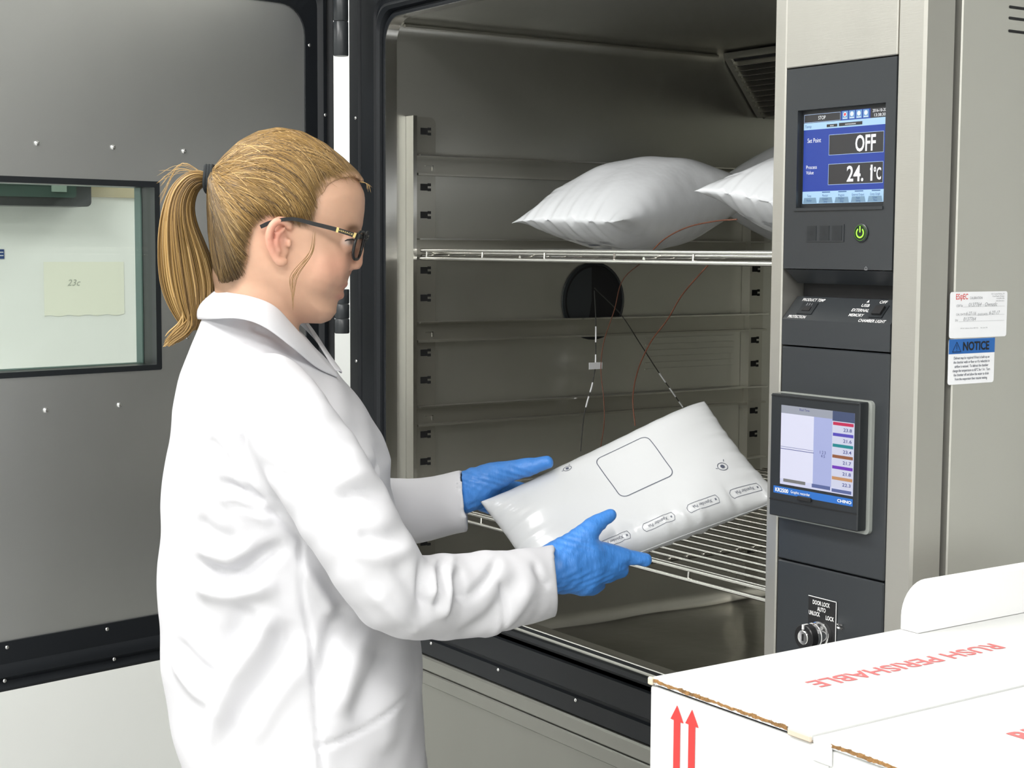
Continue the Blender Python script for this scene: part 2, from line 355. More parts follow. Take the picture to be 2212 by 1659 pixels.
G = {"O":[0.6839,-0.5562],"back":[[-0.0736,1.4425],[-0.0842,1.4291],[-0.0914,1.4088],[-0.1033,1.3798],[-0.1142,1.3448],[-0.1228,1.3039],[-0.1329,1.2452],[-0.1407,1.1804],[-0.1452,1.1093],[-0.1466,1.0497],[-0.1422,0.9778],[-0.1296,0.9055],[-0.1109,0.8358]],"front":[[-0.0071,1.4428],[0.0015,1.4296],[0.0175,1.4036],[0.0532,1.3661],[0.0833,1.3284],[0.1111,1.2905],[0.1296,1.2584],[0.1413,1.2291],[0.1418,1.1937],[0.147,1.1642],[0.1564,1.1109],[0.1693,1.0513],[0.1781,0.9975],[0.1817,0.9615],[0.1835,0.9011],[0.1871,0.8374]],"sleeve_r":[[0.0137,-0.125,1.3278,0.0471],[0.0467,-0.17,1.2866,0.0523],[0.0898,-0.2,1.2242,0.0546],[0.1357,-0.215,1.1528,0.0511],[0.1674,-0.205,1.1073,0.0482],[0.2168,-0.15,1.091,0.0497],[0.2816,-0.1,1.087,0.0477],[0.327,-0.055,1.0867,0.0443],[0.3446,-0.035,1.0866,0.0424]],"sleeve_l":[[-0.0156,0.11,1.3061,0.0493],[0.0231,0.19,1.2155,0.0563],[0.0699,0.23,1.1315,0.0521],[0.1291,0.225,1.1294,0.0468],[0.1825,0.2,1.1384,0.043],[0.2186,0.18,1.1503,0.0407],[0.2283,0.175,1.1537,0.04]],"head":[[0.1095,1.5681],[0.1106,1.5596],[0.11,1.5453],[0.1082,1.5321],[0.1076,1.5269],[0.1041,1.5177],[0.1007,1.5079],[0.0983,1.4936],[0.0954,1.4791],[0.0907,1.4693],[0.0872,1.4618],[0.0878,1.4549],[0.0837,1.4485],[0.0831,1.4404],[0.0767,1.4329],[0.0749,1.4259],[0.0743,1.4178],[0.0668,1.4085],[0.0563,1.4044],[0.036,1.4049],[0.0221,1.4071],[0.0014,1.4151],[-0.0332,1.4381],[-0.0562,1.4553],[-0.0686,1.484],[-0.0751,1.5185],[-0.0759,1.5529],[-0.071,1.5815],[-0.0575,1.6072],[-0.0373,1.6261],[-0.0142,1.6376],[0.0087,1.6422],[0.0345,1.6378],[0.0631,1.6232],[0.086,1.6051],[0.1003,1.5881]],"hair":[[0.1112,1.5722],[0.1095,1.5836],[0.1015,1.5949],[0.0843,1.6108],[0.062,1.6283],[0.0345,1.6424],[0.0059,1.6473],[-0.0199,1.6421],[-0.043,1.63],[-0.0621,1.6129],[-0.0755,1.5974],[-0.0825,1.5843],[-0.0838,1.57],[-0.0841,1.5471],[-0.0832,1.5184],[-0.0806,1.4897],[-0.0769,1.4667],[-0.0724,1.4483],[-0.0563,1.438],[-0.0332,1.4323],[0.0014,1.4151],[0.036,1.4049],[0.0592,1.4056],[0.0825,1.4329],[0.0942,1.4791],[0.103,1.5194],[0.1094,1.5539]],"hairmask":[[0.1175,1.5756],[0.1176,1.6053],[0.0844,1.6222],[0.0621,1.6397],[0.0346,1.6537],[0.006,1.6587],[-0.0198,1.6534],[-0.0486,1.6414],[-0.0718,1.6185],[-0.0892,1.5973],[-0.0952,1.5756],[-0.0959,1.5184],[-0.0876,1.4839],[-0.0782,1.4465],[-0.0563,1.438],[-0.04,1.4484],[-0.0312,1.4623],[-0.0259,1.4843],[-0.021,1.5073],[-0.014,1.5245],[0.0022,1.5361],[0.0166,1.5362],[0.0252,1.527],[0.0413,1.5237],[0.0552,1.5272],[0.0616,1.541],[0.0646,1.5593],[0.0727,1.5754],[0.0859,1.5834],[0.1003,1.5858],[0.1089,1.579]],"tie":[-0.0802,0.0,1.5826],"hairline":[[0.1106,1.5767],[0.1049,1.5824],[0.0974,1.5852],[0.0859,1.5834],[0.0761,1.5788],[0.068,1.5679],[0.064,1.5536],[0.061,1.5393],[0.0552,1.5272],[0.0413,1.5237],[0.0281,1.5271],[0.0137,1.5339],[0.0022,1.5338],[-0.0094,1.5269],[-0.0175,1.5159],[-0.0222,1.5015],[-0.0253,1.4843],[-0.0301,1.4635],[-0.0389,1.4496],[-0.0534,1.4403],[-0.0678,1.446],[-0.0757,1.4667]],"pt_out":[[-0.0824,1.5905],[-0.0979,1.5939],[-0.1123,1.5892],[-0.1263,1.5755],[-0.1358,1.5554],[-0.1419,1.5296],[-0.1446,1.5009],[-0.1438,1.4721],[-0.1395,1.4462],[-0.1306,1.4231],[-0.1192,1.4029],[-0.1136,1.3942]],"pt_in":[[-0.0826,1.5745],[-0.0907,1.5734],[-0.0988,1.5642],[-0.1025,1.547],[-0.0993,1.527],[-0.0914,1.5069],[-0.0836,1.4868],[-0.0786,1.4667],[-0.077,1.4494],[-0.0807,1.4292],[-0.0879,1.4089],[-0.0962,1.3961]],"wisp":[[-0.1113,1.4377],[-0.1075,1.4145],[-0.1135,1.4],[-0.1275,1.3883],[-0.137,1.3784]],"neck":[[-0.03,0.0,1.467,0.049],[-0.024,0.0,1.4266,0.0479],[-0.0222,0.0,1.3686,0.0525]],"nose":[[0.1047,0.0,1.5148,0.0041],[0.1024,0.0,1.4964,0.0058],[0.1,0.0,1.4815,0.0079]],"ala":[[0.0937,-0.012,1.4764,0.0052]],"phil":[[0.0861,0.0,1.463,0.0035]],"lip_u":[[0.0849,0.0,1.4543,0.0038],[0.082,-0.011,1.4511,0.0029],[0.0771,-0.019,1.4444,0.0014]],"lip_l":[[0.0796,0.0,1.4398,0.0044],[0.0778,-0.01,1.4407,0.0035],[0.0758,-0.018,1.4426,0.0014]],"eye":[[0.0952,-0.031,1.5061,0.0109]],"brow":[[0.0832,1.5207],[0.0928,1.5247],[0.1019,1.5253],[0.1087,1.5237]],"helix":[[0.0279,-0.073,1.5227,0.0034],[0.0243,-0.075,1.5293,0.0037],[0.0153,-0.078,1.5314,0.0039],[0.0074,-0.081,1.5252,0.0039],[0.0036,-0.082,1.5137,0.0039],[0.0042,-0.079,1.5015,0.0039],[0.0086,-0.076,1.4905,0.0039],[0.0148,-0.073,1.4817,0.0045],[0.0206,-0.071,1.4822,0.0039]],"anti":[[0.0197,-0.074,1.5204,0.0028],[0.0134,-0.077,1.5148,0.0028],[0.0111,-0.077,1.5043,0.0028],[0.0146,-0.075,1.4944,0.0028]],"concha":[[0.0166,-0.069,1.5072,0.0006]],"tragus":[[0.0261,-0.073,1.5061,0.0034]],"earbase":[[0.0123,-0.07,1.5071,0.0113],[0.0153,-0.068,1.4961,0.009]],"temple":[[-0.0066,-0.08,1.5235],[0.0086,-0.081,1.5296],[0.0317,-0.08,1.5331],[0.0578,-0.077,1.5272],[0.0834,-0.073,1.5208],[0.1054,-0.066,1.5138]],"gold":[[0.0829,-0.0735,1.5208],[0.0856,-0.0728,1.5202],[0.1027,-0.067,1.5149],[0.1054,-0.066,1.5138]],"lens":[[0.1086,-0.064,1.5144],[0.1099,-0.066,1.5021],[0.1037,-0.055,1.487]],"bridge":[[0.1076,-0.012,1.5119]],"folds":[[[[-0.0795,1.1346],[-0.0336,1.1189],[-0.0019,1.1366],[0.0335,1.1577]],-0.15,-11,10],[[[-0.0739,1.1038],[-0.0332,1.0979],[0.025,1.1082]],-0.15,8,12],[[[-0.0707,1.15],[-0.0328,1.1392],[-0.0001,1.1559]],-0.15,6,12],[[[-0.0422,1.2305],[-0.0131,1.2182],[0.0084,1.2024]],-0.15,-7,5],[[[-0.0483,1.2158],[-0.0106,1.2023],[0.0217,1.1834]],-0.15,4,9],[[[-0.0322,1.2077],[0.0002,1.1969],[0.0272,1.1916]],-0.15,-4,5],[[[-0.0573,1.2778],[-0.0424,1.2648],[-0.0248,1.2404]],-0.15,-4,7],[[[-0.0757,1.1829],[-0.0488,1.1666],[-0.0218,1.1612]],-0.15,-4,10],[[[0.0134,1.0822],[0.0011,1.0439],[-0.0348,0.9904],[-0.052,0.9154]],-0.15,8,13],[[[-0.0116,1.0842],[-0.0255,1.051],[-0.0505,1.0064]],-0.15,-6,14],[[[0.0345,1.0679],[0.0205,1.0179],[-0.0181,0.962],[-0.0405,0.9115]],-0.15,-7,13],[[[0.0533,1.0181],[0.0202,0.9734],[-0.0131,0.9173]],-0.15,5,14],[[[-0.1102,1.0333],[-0.0702,1.0047],[-0.037,0.9904]],-0.15,-6,11],[[[-0.1072,1.0117],[-0.0726,0.9785],[-0.0508,0.973]],-0.15,5,10],[[[0.1053,1.0827],[0.0834,1.0444],[0.0716,0.9848]],-0.15,-7,11],[[[0.1242,1.0518],[0.1078,1.0073],[0.0939,0.9515]],-0.15,5,12],[[[0.1542,1.0298],[0.1312,0.9851],[0.1097,0.9404]],-0.15,-7,14],[[[0.1678,0.9853],[0.1568,0.9406],[0.1458,0.8957]],-0.15,4,14],[[[0.0458,1.1396],[0.0754,1.0902],[0.0862,1.0682]],-0.15,5,8],[[[0.0977,1.2211],[0.1303,1.2313],[0.1661,1.2236],[0.1818,1.2114]],-0.2,-6,8],[[[0.082,1.2348],[0.1241,1.2467],[0.1608,1.2405]],-0.2,3,9],[[[0.1244,1.1851],[0.1502,1.182],[0.1871,1.1886]],-0.2,-4,8],[[[0.1133,1.1685],[0.1555,1.1607],[0.195,1.1689]],-0.2,4,9],[[[0.0508,1.277],[0.0822,1.2824],[0.1136,1.2641]],-0.2,-3,9],[[[0.0086,1.2556],[0.0505,1.2399],[0.082,1.2295]],-0.2,-3,10],[[[0.204,1.1652],[0.2061,1.1342],[0.2062,1.1021]],-0.2,7,6],[[[0.1966,1.1609],[0.1977,1.1288],[0.2004,1.0967]],-0.2,-7,5],[[[0.214,1.1503],[0.2151,1.1236],[0.2136,1.0914]],-0.2,-6,5],[[[0.2267,1.1557],[0.2215,1.1129],[0.2162,1.0806]],-0.2,6,6],[[[0.2295,1.1311],[0.2351,1.1145],[0.2412,1.095]],-0.13,-6,6],[[[0.3021,1.1143],[0.2705,1.0745],[0.2259,1.0441]],-0.1,-4,9],[[[0.3208,1.1046],[0.2901,1.0643],[0.2478,1.0325]],-0.08,4,9],[[[0.2814,1.1368],[0.2648,1.1141],[0.2425,1.0958]],-0.1,-4,6],[[[0.3211,1.1273],[0.3327,1.1042],[0.3442,1.0956]],-0.05,-3,5],[[[0.166,1.1554],[0.1871,1.1181],[0.203,1.0806]],-0.2,-4,9],[[[0.1396,1.1285],[0.1713,1.0911],[0.1924,1.0643]],-0.2,4,9]],"seams":[[[[-0.0107,1.3019],[-0.0136,1.2729],[-0.0128,1.246],[-0.0071,1.2245],[0.0067,1.2094],[0.03,1.1842],[0.0524,1.1583]],-0.17],[[[0.0492,1.1523],[0.0526,1.0885],[0.0626,1.032],[0.0714,0.9351],[0.0783,0.8891]],-0.15],[[[0.0717,0.9193],[0.1077,0.9292],[0.1415,0.9418],[0.1819,0.964]],-0.13],[[[0.1748,1.0144],[0.1816,0.9485],[0.1868,0.8622]],-0.06],[[[-0.0152,1.4013],[0.0044,1.3918],[0.0279,1.3745]],-0.06],[[[0.2846,1.0369],[0.2884,1.0723],[0.2843,1.1064]],-0.09]],"collar_top":[[-0.0736,0.0,1.4448],[-0.0484,-0.045,1.4427],[-0.0195,-0.066,1.4385],[0.0056,-0.066,1.428],[0.023,-0.052,1.4061],[0.0433,-0.035,1.3781],[0.0679,-0.018,1.3425]],"collar_bot":[[-0.0937,0.0,1.4088],[-0.0601,-0.075,1.4124],[-0.0266,-0.108,1.414],[0.0014,-0.112,1.4045],[0.0316,-0.095,1.3778],[0.052,-0.06,1.3531],[0.071,-0.025,1.3391]],"hr":{"palm":[[[0.3379,-0.02,1.0969,0.0254],[0.3597,-0.012,1.1013,0.0267]],[[0.3539,-0.01,1.1032,0.0256],[0.3909,-0.002,1.1149,0.0175]],[[0.354,-0.01,1.0914,0.0256],[0.3877,-0.002,1.0816,0.0192]],[[0.3687,-0.005,1.0981,0.0245],[0.3953,0.0,1.0991,0.0187]]],"thumb":[[[0.3596,-0.01,1.1169,0.0174],[0.3873,0.0,1.1388,0.0134],[0.4042,0.012,1.1516,0.0112]],[[0.4042,0.012,1.1516,0.0106],[0.4211,0.02,1.1605,0.0083]]],"index":[[[0.3922,0.0,1.1169,0.0146],[0.4134,0.012,1.1147,0.0117],[0.4378,0.022,1.1075,0.0106]],[[0.4378,0.022,1.1075,0.01],[0.4678,0.032,1.1008,0.0086]]],"middle":[[[0.397,0.0,1.1032,0.014],[0.4213,0.012,1.0968,0.0112],[0.4361,0.028,1.0876,0.0095]],[[0.4361,0.028,1.0876,0.0095],[0.4407,0.06,1.0853,0.0084]]],"ring":[[[0.3954,0.0,1.0895,0.0134],[0.4155,0.012,1.0854,0.0106],[0.4249,0.03,1.0823,0.0089]],[[0.4249,0.03,1.0823,0.0089],[0.4268,0.06,1.0852,0.0078]]],"pinky":[[[0.3855,0.0,1.0752,0.0134],[0.3979,0.012,1.0703,0.0112],[0.4072,0.03,1.0689,0.0089]],[[0.4072,0.03,1.0689,0.0089],[0.4073,0.055,1.0739,0.0072]]]},"hl":{"palm":[[[0.2303,0.17,1.1667,0.0241],[0.2476,0.165,1.174,0.024]],[[0.2412,0.165,1.1784,0.019],[0.276,0.16,1.1902,0.0164]],[[0.238,0.17,1.1629,0.019],[0.2601,0.175,1.1661,0.0165]]],"thumb":[[[0.2666,0.16,1.1889,0.0164],[0.298,0.145,1.2001,0.0131],[0.3199,0.14,1.2059,0.0119]],[[0.3199,0.14,1.2059,0.0116],[0.3429,0.135,1.2124,0.0087]]],"index":[[[0.2632,0.18,1.1731,0.014],[0.2854,0.2,1.1669,0.0116],[0.3113,0.215,1.1628,0.0097]]],"middle":[[[0.2599,0.19,1.1638,0.0128],[0.2822,0.205,1.1512,0.0109],[0.3049,0.205,1.1467,0.009]]],"ring":[[[0.2548,0.19,1.1573,0.0128],[0.2694,0.2,1.1441,0.0103],[0.292,0.19,1.1407,0.0083]]],"pinky":[[[0.2473,0.18,1.1569,0.0121],[0.26,0.185,1.1452,0.0096],[0.2742,0.175,1.143,0.0076]]]},"bag":{"c":[0.8409,-0.122,1.196],"e1":[0.2898,0.8724,0.3936],"e2":[0.79,0.0141,-0.613],"n":[0.5403,-0.4886,0.6851]}}
# ================================================================ the room
def struct(name, mb, mt): return tag(obj(name, mb, mt), kind='structure')
struct('floor', MB().box(-2.4, 5.2, -5, 2.6, -.05, 0), K['floor'])
struct('ceiling', MB().box(-2.4, 5.2, -5, 2.6, 2.95, 3.0), K['ceil'])
struct('wall_left', MB().box(-2.45, -2.4, -5, 2.6, 0, 2.95), K['wall'])
struct('wall_right', MB().box(5.2, 5.25, -5, 2.6, 0, 2.95), K['wall'])
struct('wall_back', MB().box(-2.4, 5.2, 2.6, 2.65, 0, 2.95), K['wall'])
struct('wall_front', MB().box(-2.4, 5.2, -5.05, -5, 0, 2.95), K['wall'])
# ================================================================ the test chamber
ch = thing('test_chamber', (.5, .5, 0), 'large stainless steel environmental test chamber standing open, with a charcoal control column', 'test chamber')
XR = 1.317
b = MB(); b.box(-.128, 0 - .012, .012, 1.28, .12, 2.16, .004); obj('side_panel', b, K['steel_side'], ch)
b = MB(); b.box(-.011, XR-.001, .012, 1.28, 2.0, 2.16, .004); b.box(-.128, XR-.001, 1.04, 1.28, .12, 1.999); b.box(-.01, XR-.03, .06, 1.03, .12, .72); obj('casing', b, K['steel_side'], ch)
b = MB(); b.box(1.09, XR, -.041, 1.28, .12, 2.16, .0015); obj('side_panel', b, K['steel_side'], ch, label='broad satin steel right side panel')
# ventilation slots on the side: flat black shapes painted for the shade inside
SP = Plane((XR, 0, 0), (0, 1, 0), (0, 0, 1))
for z in (1.7712, 1.759, 1.7448, 1.7325+.05, 1.795):
    b = MB(); pts = rrect(.036, .30, z-.0016, z+.0016, .00159, 5); v = [(XR+.0003, y, zz) for y, zz in pts]; b.add(v, [tuple(range(len(v)))]); obj('vent_slot', b, K['slot'], ch)
# lower front panel and the two steel bands beneath the opening
b = MB(); b.box(-.128, 1.088, -.003, .011, .12, .733); obj('front_panel', b, K['front'], ch)
b = MB(); b.box(-.128, 1.088, -.012, .011, .7345, .7585, .002); obj('trim_band', b, K['front'], ch)
b = MB(); b.box(-.128, 1.088, -.012, .011, .7595, .785, .003); obj('trim_band', b, K['front'], ch)
b = MB(); b.box(-.05, 1.25, .02, 1.2, .02, .12); obj('plinth', b, K['slot'], ch)
b = MB()
for x in (.0, 1.2):
    for y in (.1, 1.15): b.lathe((x, y, 0), (0, 0, 1), [(.03, 0), (.03, .01), (.015, .012), (.015, .03)], 12)
obj('levelling_foot', b, K['steel'], ch)
# black gasket frame round the opening
INN = (0, 1.0, .896, 1.905, .045); OUT = (-.126, 1.126, .786, 2.02, .006)
fr = lambda x, z, h: (x, -h, z)
prof = [(0, -.001), (.005, .003), (.03, .004), (.05, .004), (.07, -.004), (.10, -.004), (.12, .006), (.17, .010), (.22, .006), (.24, .0), (.30, .0), (.32, .004), (.66, .005), (.68, .001), (.72, .001), (.74, .007), (.98, .008), (1, .006), (1, -.012)]
g = obj('gasket_frame', ring(INN, OUT, prof, fr), K['rubber'], ch, 35)
scr = mesh('screw', MB().lathe((0, 0, 0), (0, -1, 0), [(.0032, 0), (.003, .0012), (.0015, .002), (.0003, .0021)], 10), K['chrome'], 60)
def screws(parent, pts, me, nm='screw'):
    for p in pts:
        o = bpy.data.objects.new(nm, me); COL.objects.link(o); o.parent = parent; o.location = Wm(parent).inverted() @ Vector(p); PW[o.name] = Wm(parent)
screws(g, [(x, -.0078, .811) for x in (-.04, .165, .374, .585, .80)]+[(-.1, -.0078, z) for z in (1.736, 1.51, 1.289, 1.06)], scr)
# bright edge strip of the opening
p2 = [(0, 0), (.5, .003), (1, 0)]
obj('edge_strip', ring((.001, .999, .897, 1.904, .044), (-.0035, 1.0035, .8925, 1.9085, .047), [(0, -.02), (0, .003), (1, .003), (1, 0)], fr), K['bright'], ch, 40)
# steel liner: walls, ceiling and sunk floor
b = MB(); sec = rrect(.0, 1.0, .749, 1.905, .03, 5); k = len(sec)
b.add([(x, y, z) for y in (.02, 1.03) for x, z in sec], [(i, (i+1) % k, (i+1) % k+k, i+k) for i in range(k)]+[tuple(range(k, 2*k))])
obj('interior_liner', b, K['liner'], ch, 50, recalc=False)
b = MB(); b.box(.0, 1.0, .0, .021, .749, .8935); obj('sill', b, K['liner'], ch)
# gently dished floor sheet
b = MB(); n = 50; v = []; f = []
for i in range(n+1):
    for j in range(n+1):
        x = .006+.988*i/n; y = .024+1.0*j/n; v.append((x, y, .7535+.0011*math.sin(9*x+4*y)+.0009*math.sin(23*y-7*x)+.0007*math.sin(31*x+3)))
for i in range(n):
    for j in range(n): f.append((i*(n+1)+j, (i+1)*(n+1)+j, (i+1)*(n+1)+j+1, i*(n+1)+j+1))
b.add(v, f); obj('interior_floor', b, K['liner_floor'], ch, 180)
# folded cove bead where ceiling meets the left wall
b = MB().tube([(.012, .03, 1.893), (.012, .775, 1.893)], .0035, 6); obj('corner_bead', b, K['rack'], ch, 60)
# ---- shelf standards with slots, and the angle rails they carry
def standard(y0, y1, z1, lip):
    b = MB(); b.prism(rrect(y0, y1, .78, z1, .012, 5), 0, .0005, .007); s = obj('shelf_standard', b, K['rack'], ch, 40)
    b = MB(); b.box(.0005, .026, y0-.0085 if lip else y0-.006, y0-.001, .78, z1); obj('lip', b, K['bright'] if lip else K['rack'], s, label='bright folded front edge' if lip else None)
    z = .88
    yc = (y0+y1)/2+.004; i = 0
    for z in SLOTZ:
        if z > z1-.02: continue
        sl = MB(); w_ = .011
        for (a, c, d, e) in ((-w_, w_*.35, -.006, .006), (w_*.35, w_, .002, .007), (w_*.35, w_, -.007, -.002)):
            sl.box(.0072, .0078, yc+a, yc+c, z+d, z+e)
        obj('slot', sl, K['slot'], s)
SLOTZ = [1.7095-.0502*i for i in range(18) if i % 3 != 1]
standard(.048, .098, 1.735, True); standard(.868, .918, 1.64, False)
RAILZ = [1.6667, 1.5165, 1.365, 1.2112, 1.0605]
for z in RAILZ:
    b = MB(); b.prism([(.0085, z-.037), (.0085, z), (.030, z), (.030, z-.0025), (.011, z-.0025), (.011, z-.033), (.0245, z-.033), (.0245, z-.037)], 1, .051, .915)
    # prism axis 1 uses (x,z) pairs
    r = obj('support_rail', b, K['rack'], ch)
    t = MB(); t.box(.0112, .0125, .073, .090, z-.020, z-.0185); t.box(.0112, .0125, .088, .090, z-.028, z-.0185); obj('hook', t, K['bright'], r)
    t = MB().box(.0295, .0302, .052, .914, z-.0026, z+.0001); obj('lip', t, K['bright'], r)  # added bright strip standing in for the gleam along the rail's top edge
# right side rails (mostly hidden)
for z in RAILZ:
    b = MB().box(.974, .9985, .051, .915, z-.037, z-.033); b.box(.990, .9985, .051, .915, z-.033, z); obj('support_rail', b, K['rack'], ch)
# cable port with dark plug and foam ring
port = MB().lathe((.0006, .467, 1.397), (1, 0, 0), [(.0765, 0), (.0765, .003), (.071, .0045), (.071, .001)], 40); pt = obj('cable_port', port, K['panel_dark'], ch, 40)
obj('port_hole', MB().lathe((.0016, .467, 1.397), (1, 0, 0), [(.0705, 0), (.0705, .0012)], 40), K['slot'], pt)
b = MB(); seg = [(.467+.066*math.cos(math.radians(a)), 1.397+.066*math.sin(math.radians(a))) for a in range(95, 262, 8)]
b.add([(.0032, y, z) for y, z in seg]+[(.0032, .462, 1.397)], [tuple(range(len(seg)+1))]); obj('foam_plug', b, K['panel'], pt)
# slanted air plenum at the top rear with louvre slats
plen = MB(); plen.prism([(.788, 1.90), (.800, 1.890), (.895, 1.775), (1.02, 1.775), (1.02, 1.90)], 0, .004, .995); pl = obj('air_plenum', plen, K['liner'], ch)
d = Vector((0, .095, -.115)).normalized(); nrm = Vector((0, -d.z, d.y)); nrm = Vector((0, -.771, -.637))
sl = MB()
o0 = Vector((.03, .800, 1.890))
q = [(x, o0+d*s_+nrm*h) for x in (.03, .97) for s_, h in ((.002, 0.0012), (.142, .0012))]
sl.add([(x, p.y, p.z) for x, p in q], [(0, 1, 3, 2)]); obj('louvre_opening', sl, K['slot'], pl)
for i in range(11):
    c = o0+d*(.008+.0128*i)+nrm*.001; c2 = c+nrm*.011+d*.004
    b = MB(); v = [(x, p.y, p.z) for x in (.028, .972) for p in (c, c2, c2+d*.0014, c+d*.0014)]
    b.add(v, [(0, 1, 2, 3), (4, 7, 6, 5), (0, 4, 5, 1), (1, 5, 6, 2), (2, 6, 7, 3), (3, 7, 4, 0)]); obj('slat', b, K['rack'], pl)
b = MB(); b.tube([(.026, o0.y, o0.z-.002), (.026, o0.y+.095, o0.z-.117)], .003, 6); obj('louvre_frame', b, K['rack'], pl)
# faint rear air grille seen on the left wall
gr = MB()
for i in range(9):
    gr.box(.0015, .0035, .60, .84, 1.255+.0125*i, 1.2575+.0125*i)
o = obj('wall_grille', gr, K['liner'], ch)
# ---- hinge in the gap between frame and door
for z0, z1 in ((1.838, 2.02), (1.345, 1.425), (.86, .94)):
    zz = z0; segs = 3
    for i in range(segs):
        a = z0+(z1-z0)*i/segs; c = z0+(z1-z0)*(i+1)/segs
        obj('hinge_knuckle', MB().lathe((-.041, -.070, a), (0, 0, 1), [(.0125, 0), (.0135, .002), (.0135, c-a-.002), (.0125, c-a-.0006)], 18), K['panel'], ch, 40)
# ---------------------------------------------------------------- open door (hinged part): s runs away from the hinge, h out of its inner face
a_ = math.radians(9.5); H = Vector((-.124, -.05, 0)); dd = Vector((math.sin(a_), -math.cos(a_), 0)); nn = Vector((math.cos(a_), math.sin(a_), 0))
df = lambda s, z, h: H+dd*s+nn*h+Vector((0, 0, z))
def dbox(mb, s0, s1, z0, z1, h0, h1):
    v = [df(s, z, h) for s in (s0, s1) for z in (z0, z1) for h in (h0, h1)]
    return mb.add(v, [(0, 1, 3, 2), (4, 6, 7, 5), (0, 4, 5, 1), (2, 3, 7, 6), (0, 2, 6, 4), (1, 5, 7, 3)])
WIN = (.362, .86, 1.294, 1.605, .002)
b = MB()
for r_ in ((.004, 1.16, .80, WIN[2]-.001), (.004, 1.16, WIN[3]+.001, 2.005)): dbox(b, r_[0], r_[1], r_[2], r_[3], -.063, -.003)
dbox(b, .004, WIN[0]-.001, WIN[2]-.001, WIN[3]+.001, -.063, -.003); dbox(b, WIN[1]+.001, 1.16, WIN[2]-.001, WIN[3]+.001, -.063, -.003)
door = obj('chamber_door', b, K['steel'], ch)
dfn = lambda x, z, h: df(x, z, h)
# inner steel sheet round the window
b = ring(WIN, (.056, 1.085, .871, 1.931, .052), [(0, -.006), (0, .0), (1, .0)], dfn)
# straight side edges need matching corners: same vertex count ring
obj('inner_panel', b, K['steel_door'], door, 30)
prof = [(0, 0), (0, .004), (.45, .005), (.50, .009), (.58, .013), (.70, .013), (.76, .008), (.80, .006), (.86, .010), (.93, .014), (.99, .012), (1, .008), (1, -.05)]
gk = obj('door_gasket', ring((.056, 1.085, .871, 1.931, .052), (-.002, 1.165, .793, 2.01, .02), prof, dfn), K['rubber'], door, 35)
# window: black frame, deep reveal with spacers, two panes
b = ring((WIN[0]+.007, WIN[1]-.007, WIN[2]+.006, WIN[3]-.007, .001), (WIN[0]-.003, WIN[1]+.003, WIN[2]-.003, WIN[3]+.003, .003), [(0, -.04), (0, .0015), (1, .0015), (1, -.001)], dfn, 2)
obj('window_frame', b, K['panel_dark'], door)
b = MB()
for (s0, s1, z0, z1) in ((WIN[0]+.0, WIN[0]+.004, WIN[2], WIN[3]), (WIN[1]-.004, WIN[1], WIN[2], WIN[3]), (WIN[0], WIN[1], WIN[2], WIN[2]+.004), (WIN[0], WIN[1], WIN[3]-.004, WIN[3])): dbox(b, s0, s1, z0, z1, -.0395, -.012)
obj('window_reveal', b, K['slot'], door)
b = MB()
for (s0, s1, z0, z1) in ((WIN[0]+.000, WIN[0]+.009, WIN[2], WIN[3]), (WIN[1]-.016, WIN[1]-.006, WIN[2], WIN[3]), (WIN[0], WIN[1], WIN[2], WIN[2]+.007), (WIN[0], WIN[1], WIN[3]-.007, WIN[3])): dbox(b, s0, s1, z0, z1, -.060, -.041)
K['spacer'] = mat('spacer_teal', (.20, .30, .28), .5); obj('window_spacer', b, K['spacer'], door)
for h in (-.010, -.062):
    b = MB(); dbox(b, WIN[0]+.004, WIN[1]-.004, WIN[2]+.004, WIN[3]-.004, h-.002, h); obj('window_pane', b, K['glass'], door)
riv = mesh('rivet', MB().lathe((0, 0, 0), nn, [(.0048, 0), (.0046, .0012), (.0034, .0027), (.0018, .0034), (.0004, .0037)], 14), K['chrome'], 80)
screws(door, [df(s, 1.661, .0002) for s in (.31, .445, .58, .715, .85)]+[df(s, 1.236, .0002) for s in (.308, .441, .574, .71, .85)]+[df(.308, z, .0002) for z in (1.345, 1.555)], riv, 'rivet')
scrd = mesh('screw', MB().lathe((0, 0, 0), nn, [(.0035, 0), (.0033, .0012), (.0018, .0018), (.0003, .0019)], 10), K['chrome'], 60)
screws(door, [df(s, .862, .0045) for s in (.473, .651, .83, .295)]+[df(.465, .811, .012), df(.66, .811, .012)]+[df(.047, z, .0045) for z in (1.862, 1.63, 1.40, 1.17)]+[df(.018, 1.739, .0125)], scrd)
# ---------------------------------------------------------------- control column
YF = -.1; PX0, PX1 = 1.108, 1.277
b = MB(); b.box(1.088, PX0-.0008, YF, -.0505, .12, 2.16, .0015); b.box(PX1+.0008, XR, YF, -.0505, .12, 2.16, .003); b.box(PX0-.0008, PX1+.0008, YF, -.0505, 1.7125, 2.16, .001); b.box(PX0-.002, PX1+.002, YF+.042, -.0505, .12, 1.7125)
col = obj('control_column', b, K['steel'], ch)
obj('shadow_gap', MB().box(1.10, XR-.022, -.0505, -.0405, .121, 2.159), K['slot'], ch)  # added black filler; its colour stands in for the shade in this gap
def panel(name, z0, z1): return obj(name, MB().box(PX0, PX1, YF+.0012, YF+.04, z0, z1, .0015), K['panel'], ch)
FP = Plane((0, YF+.0012, 0), (1, 0, 0), (0, 0, 1))
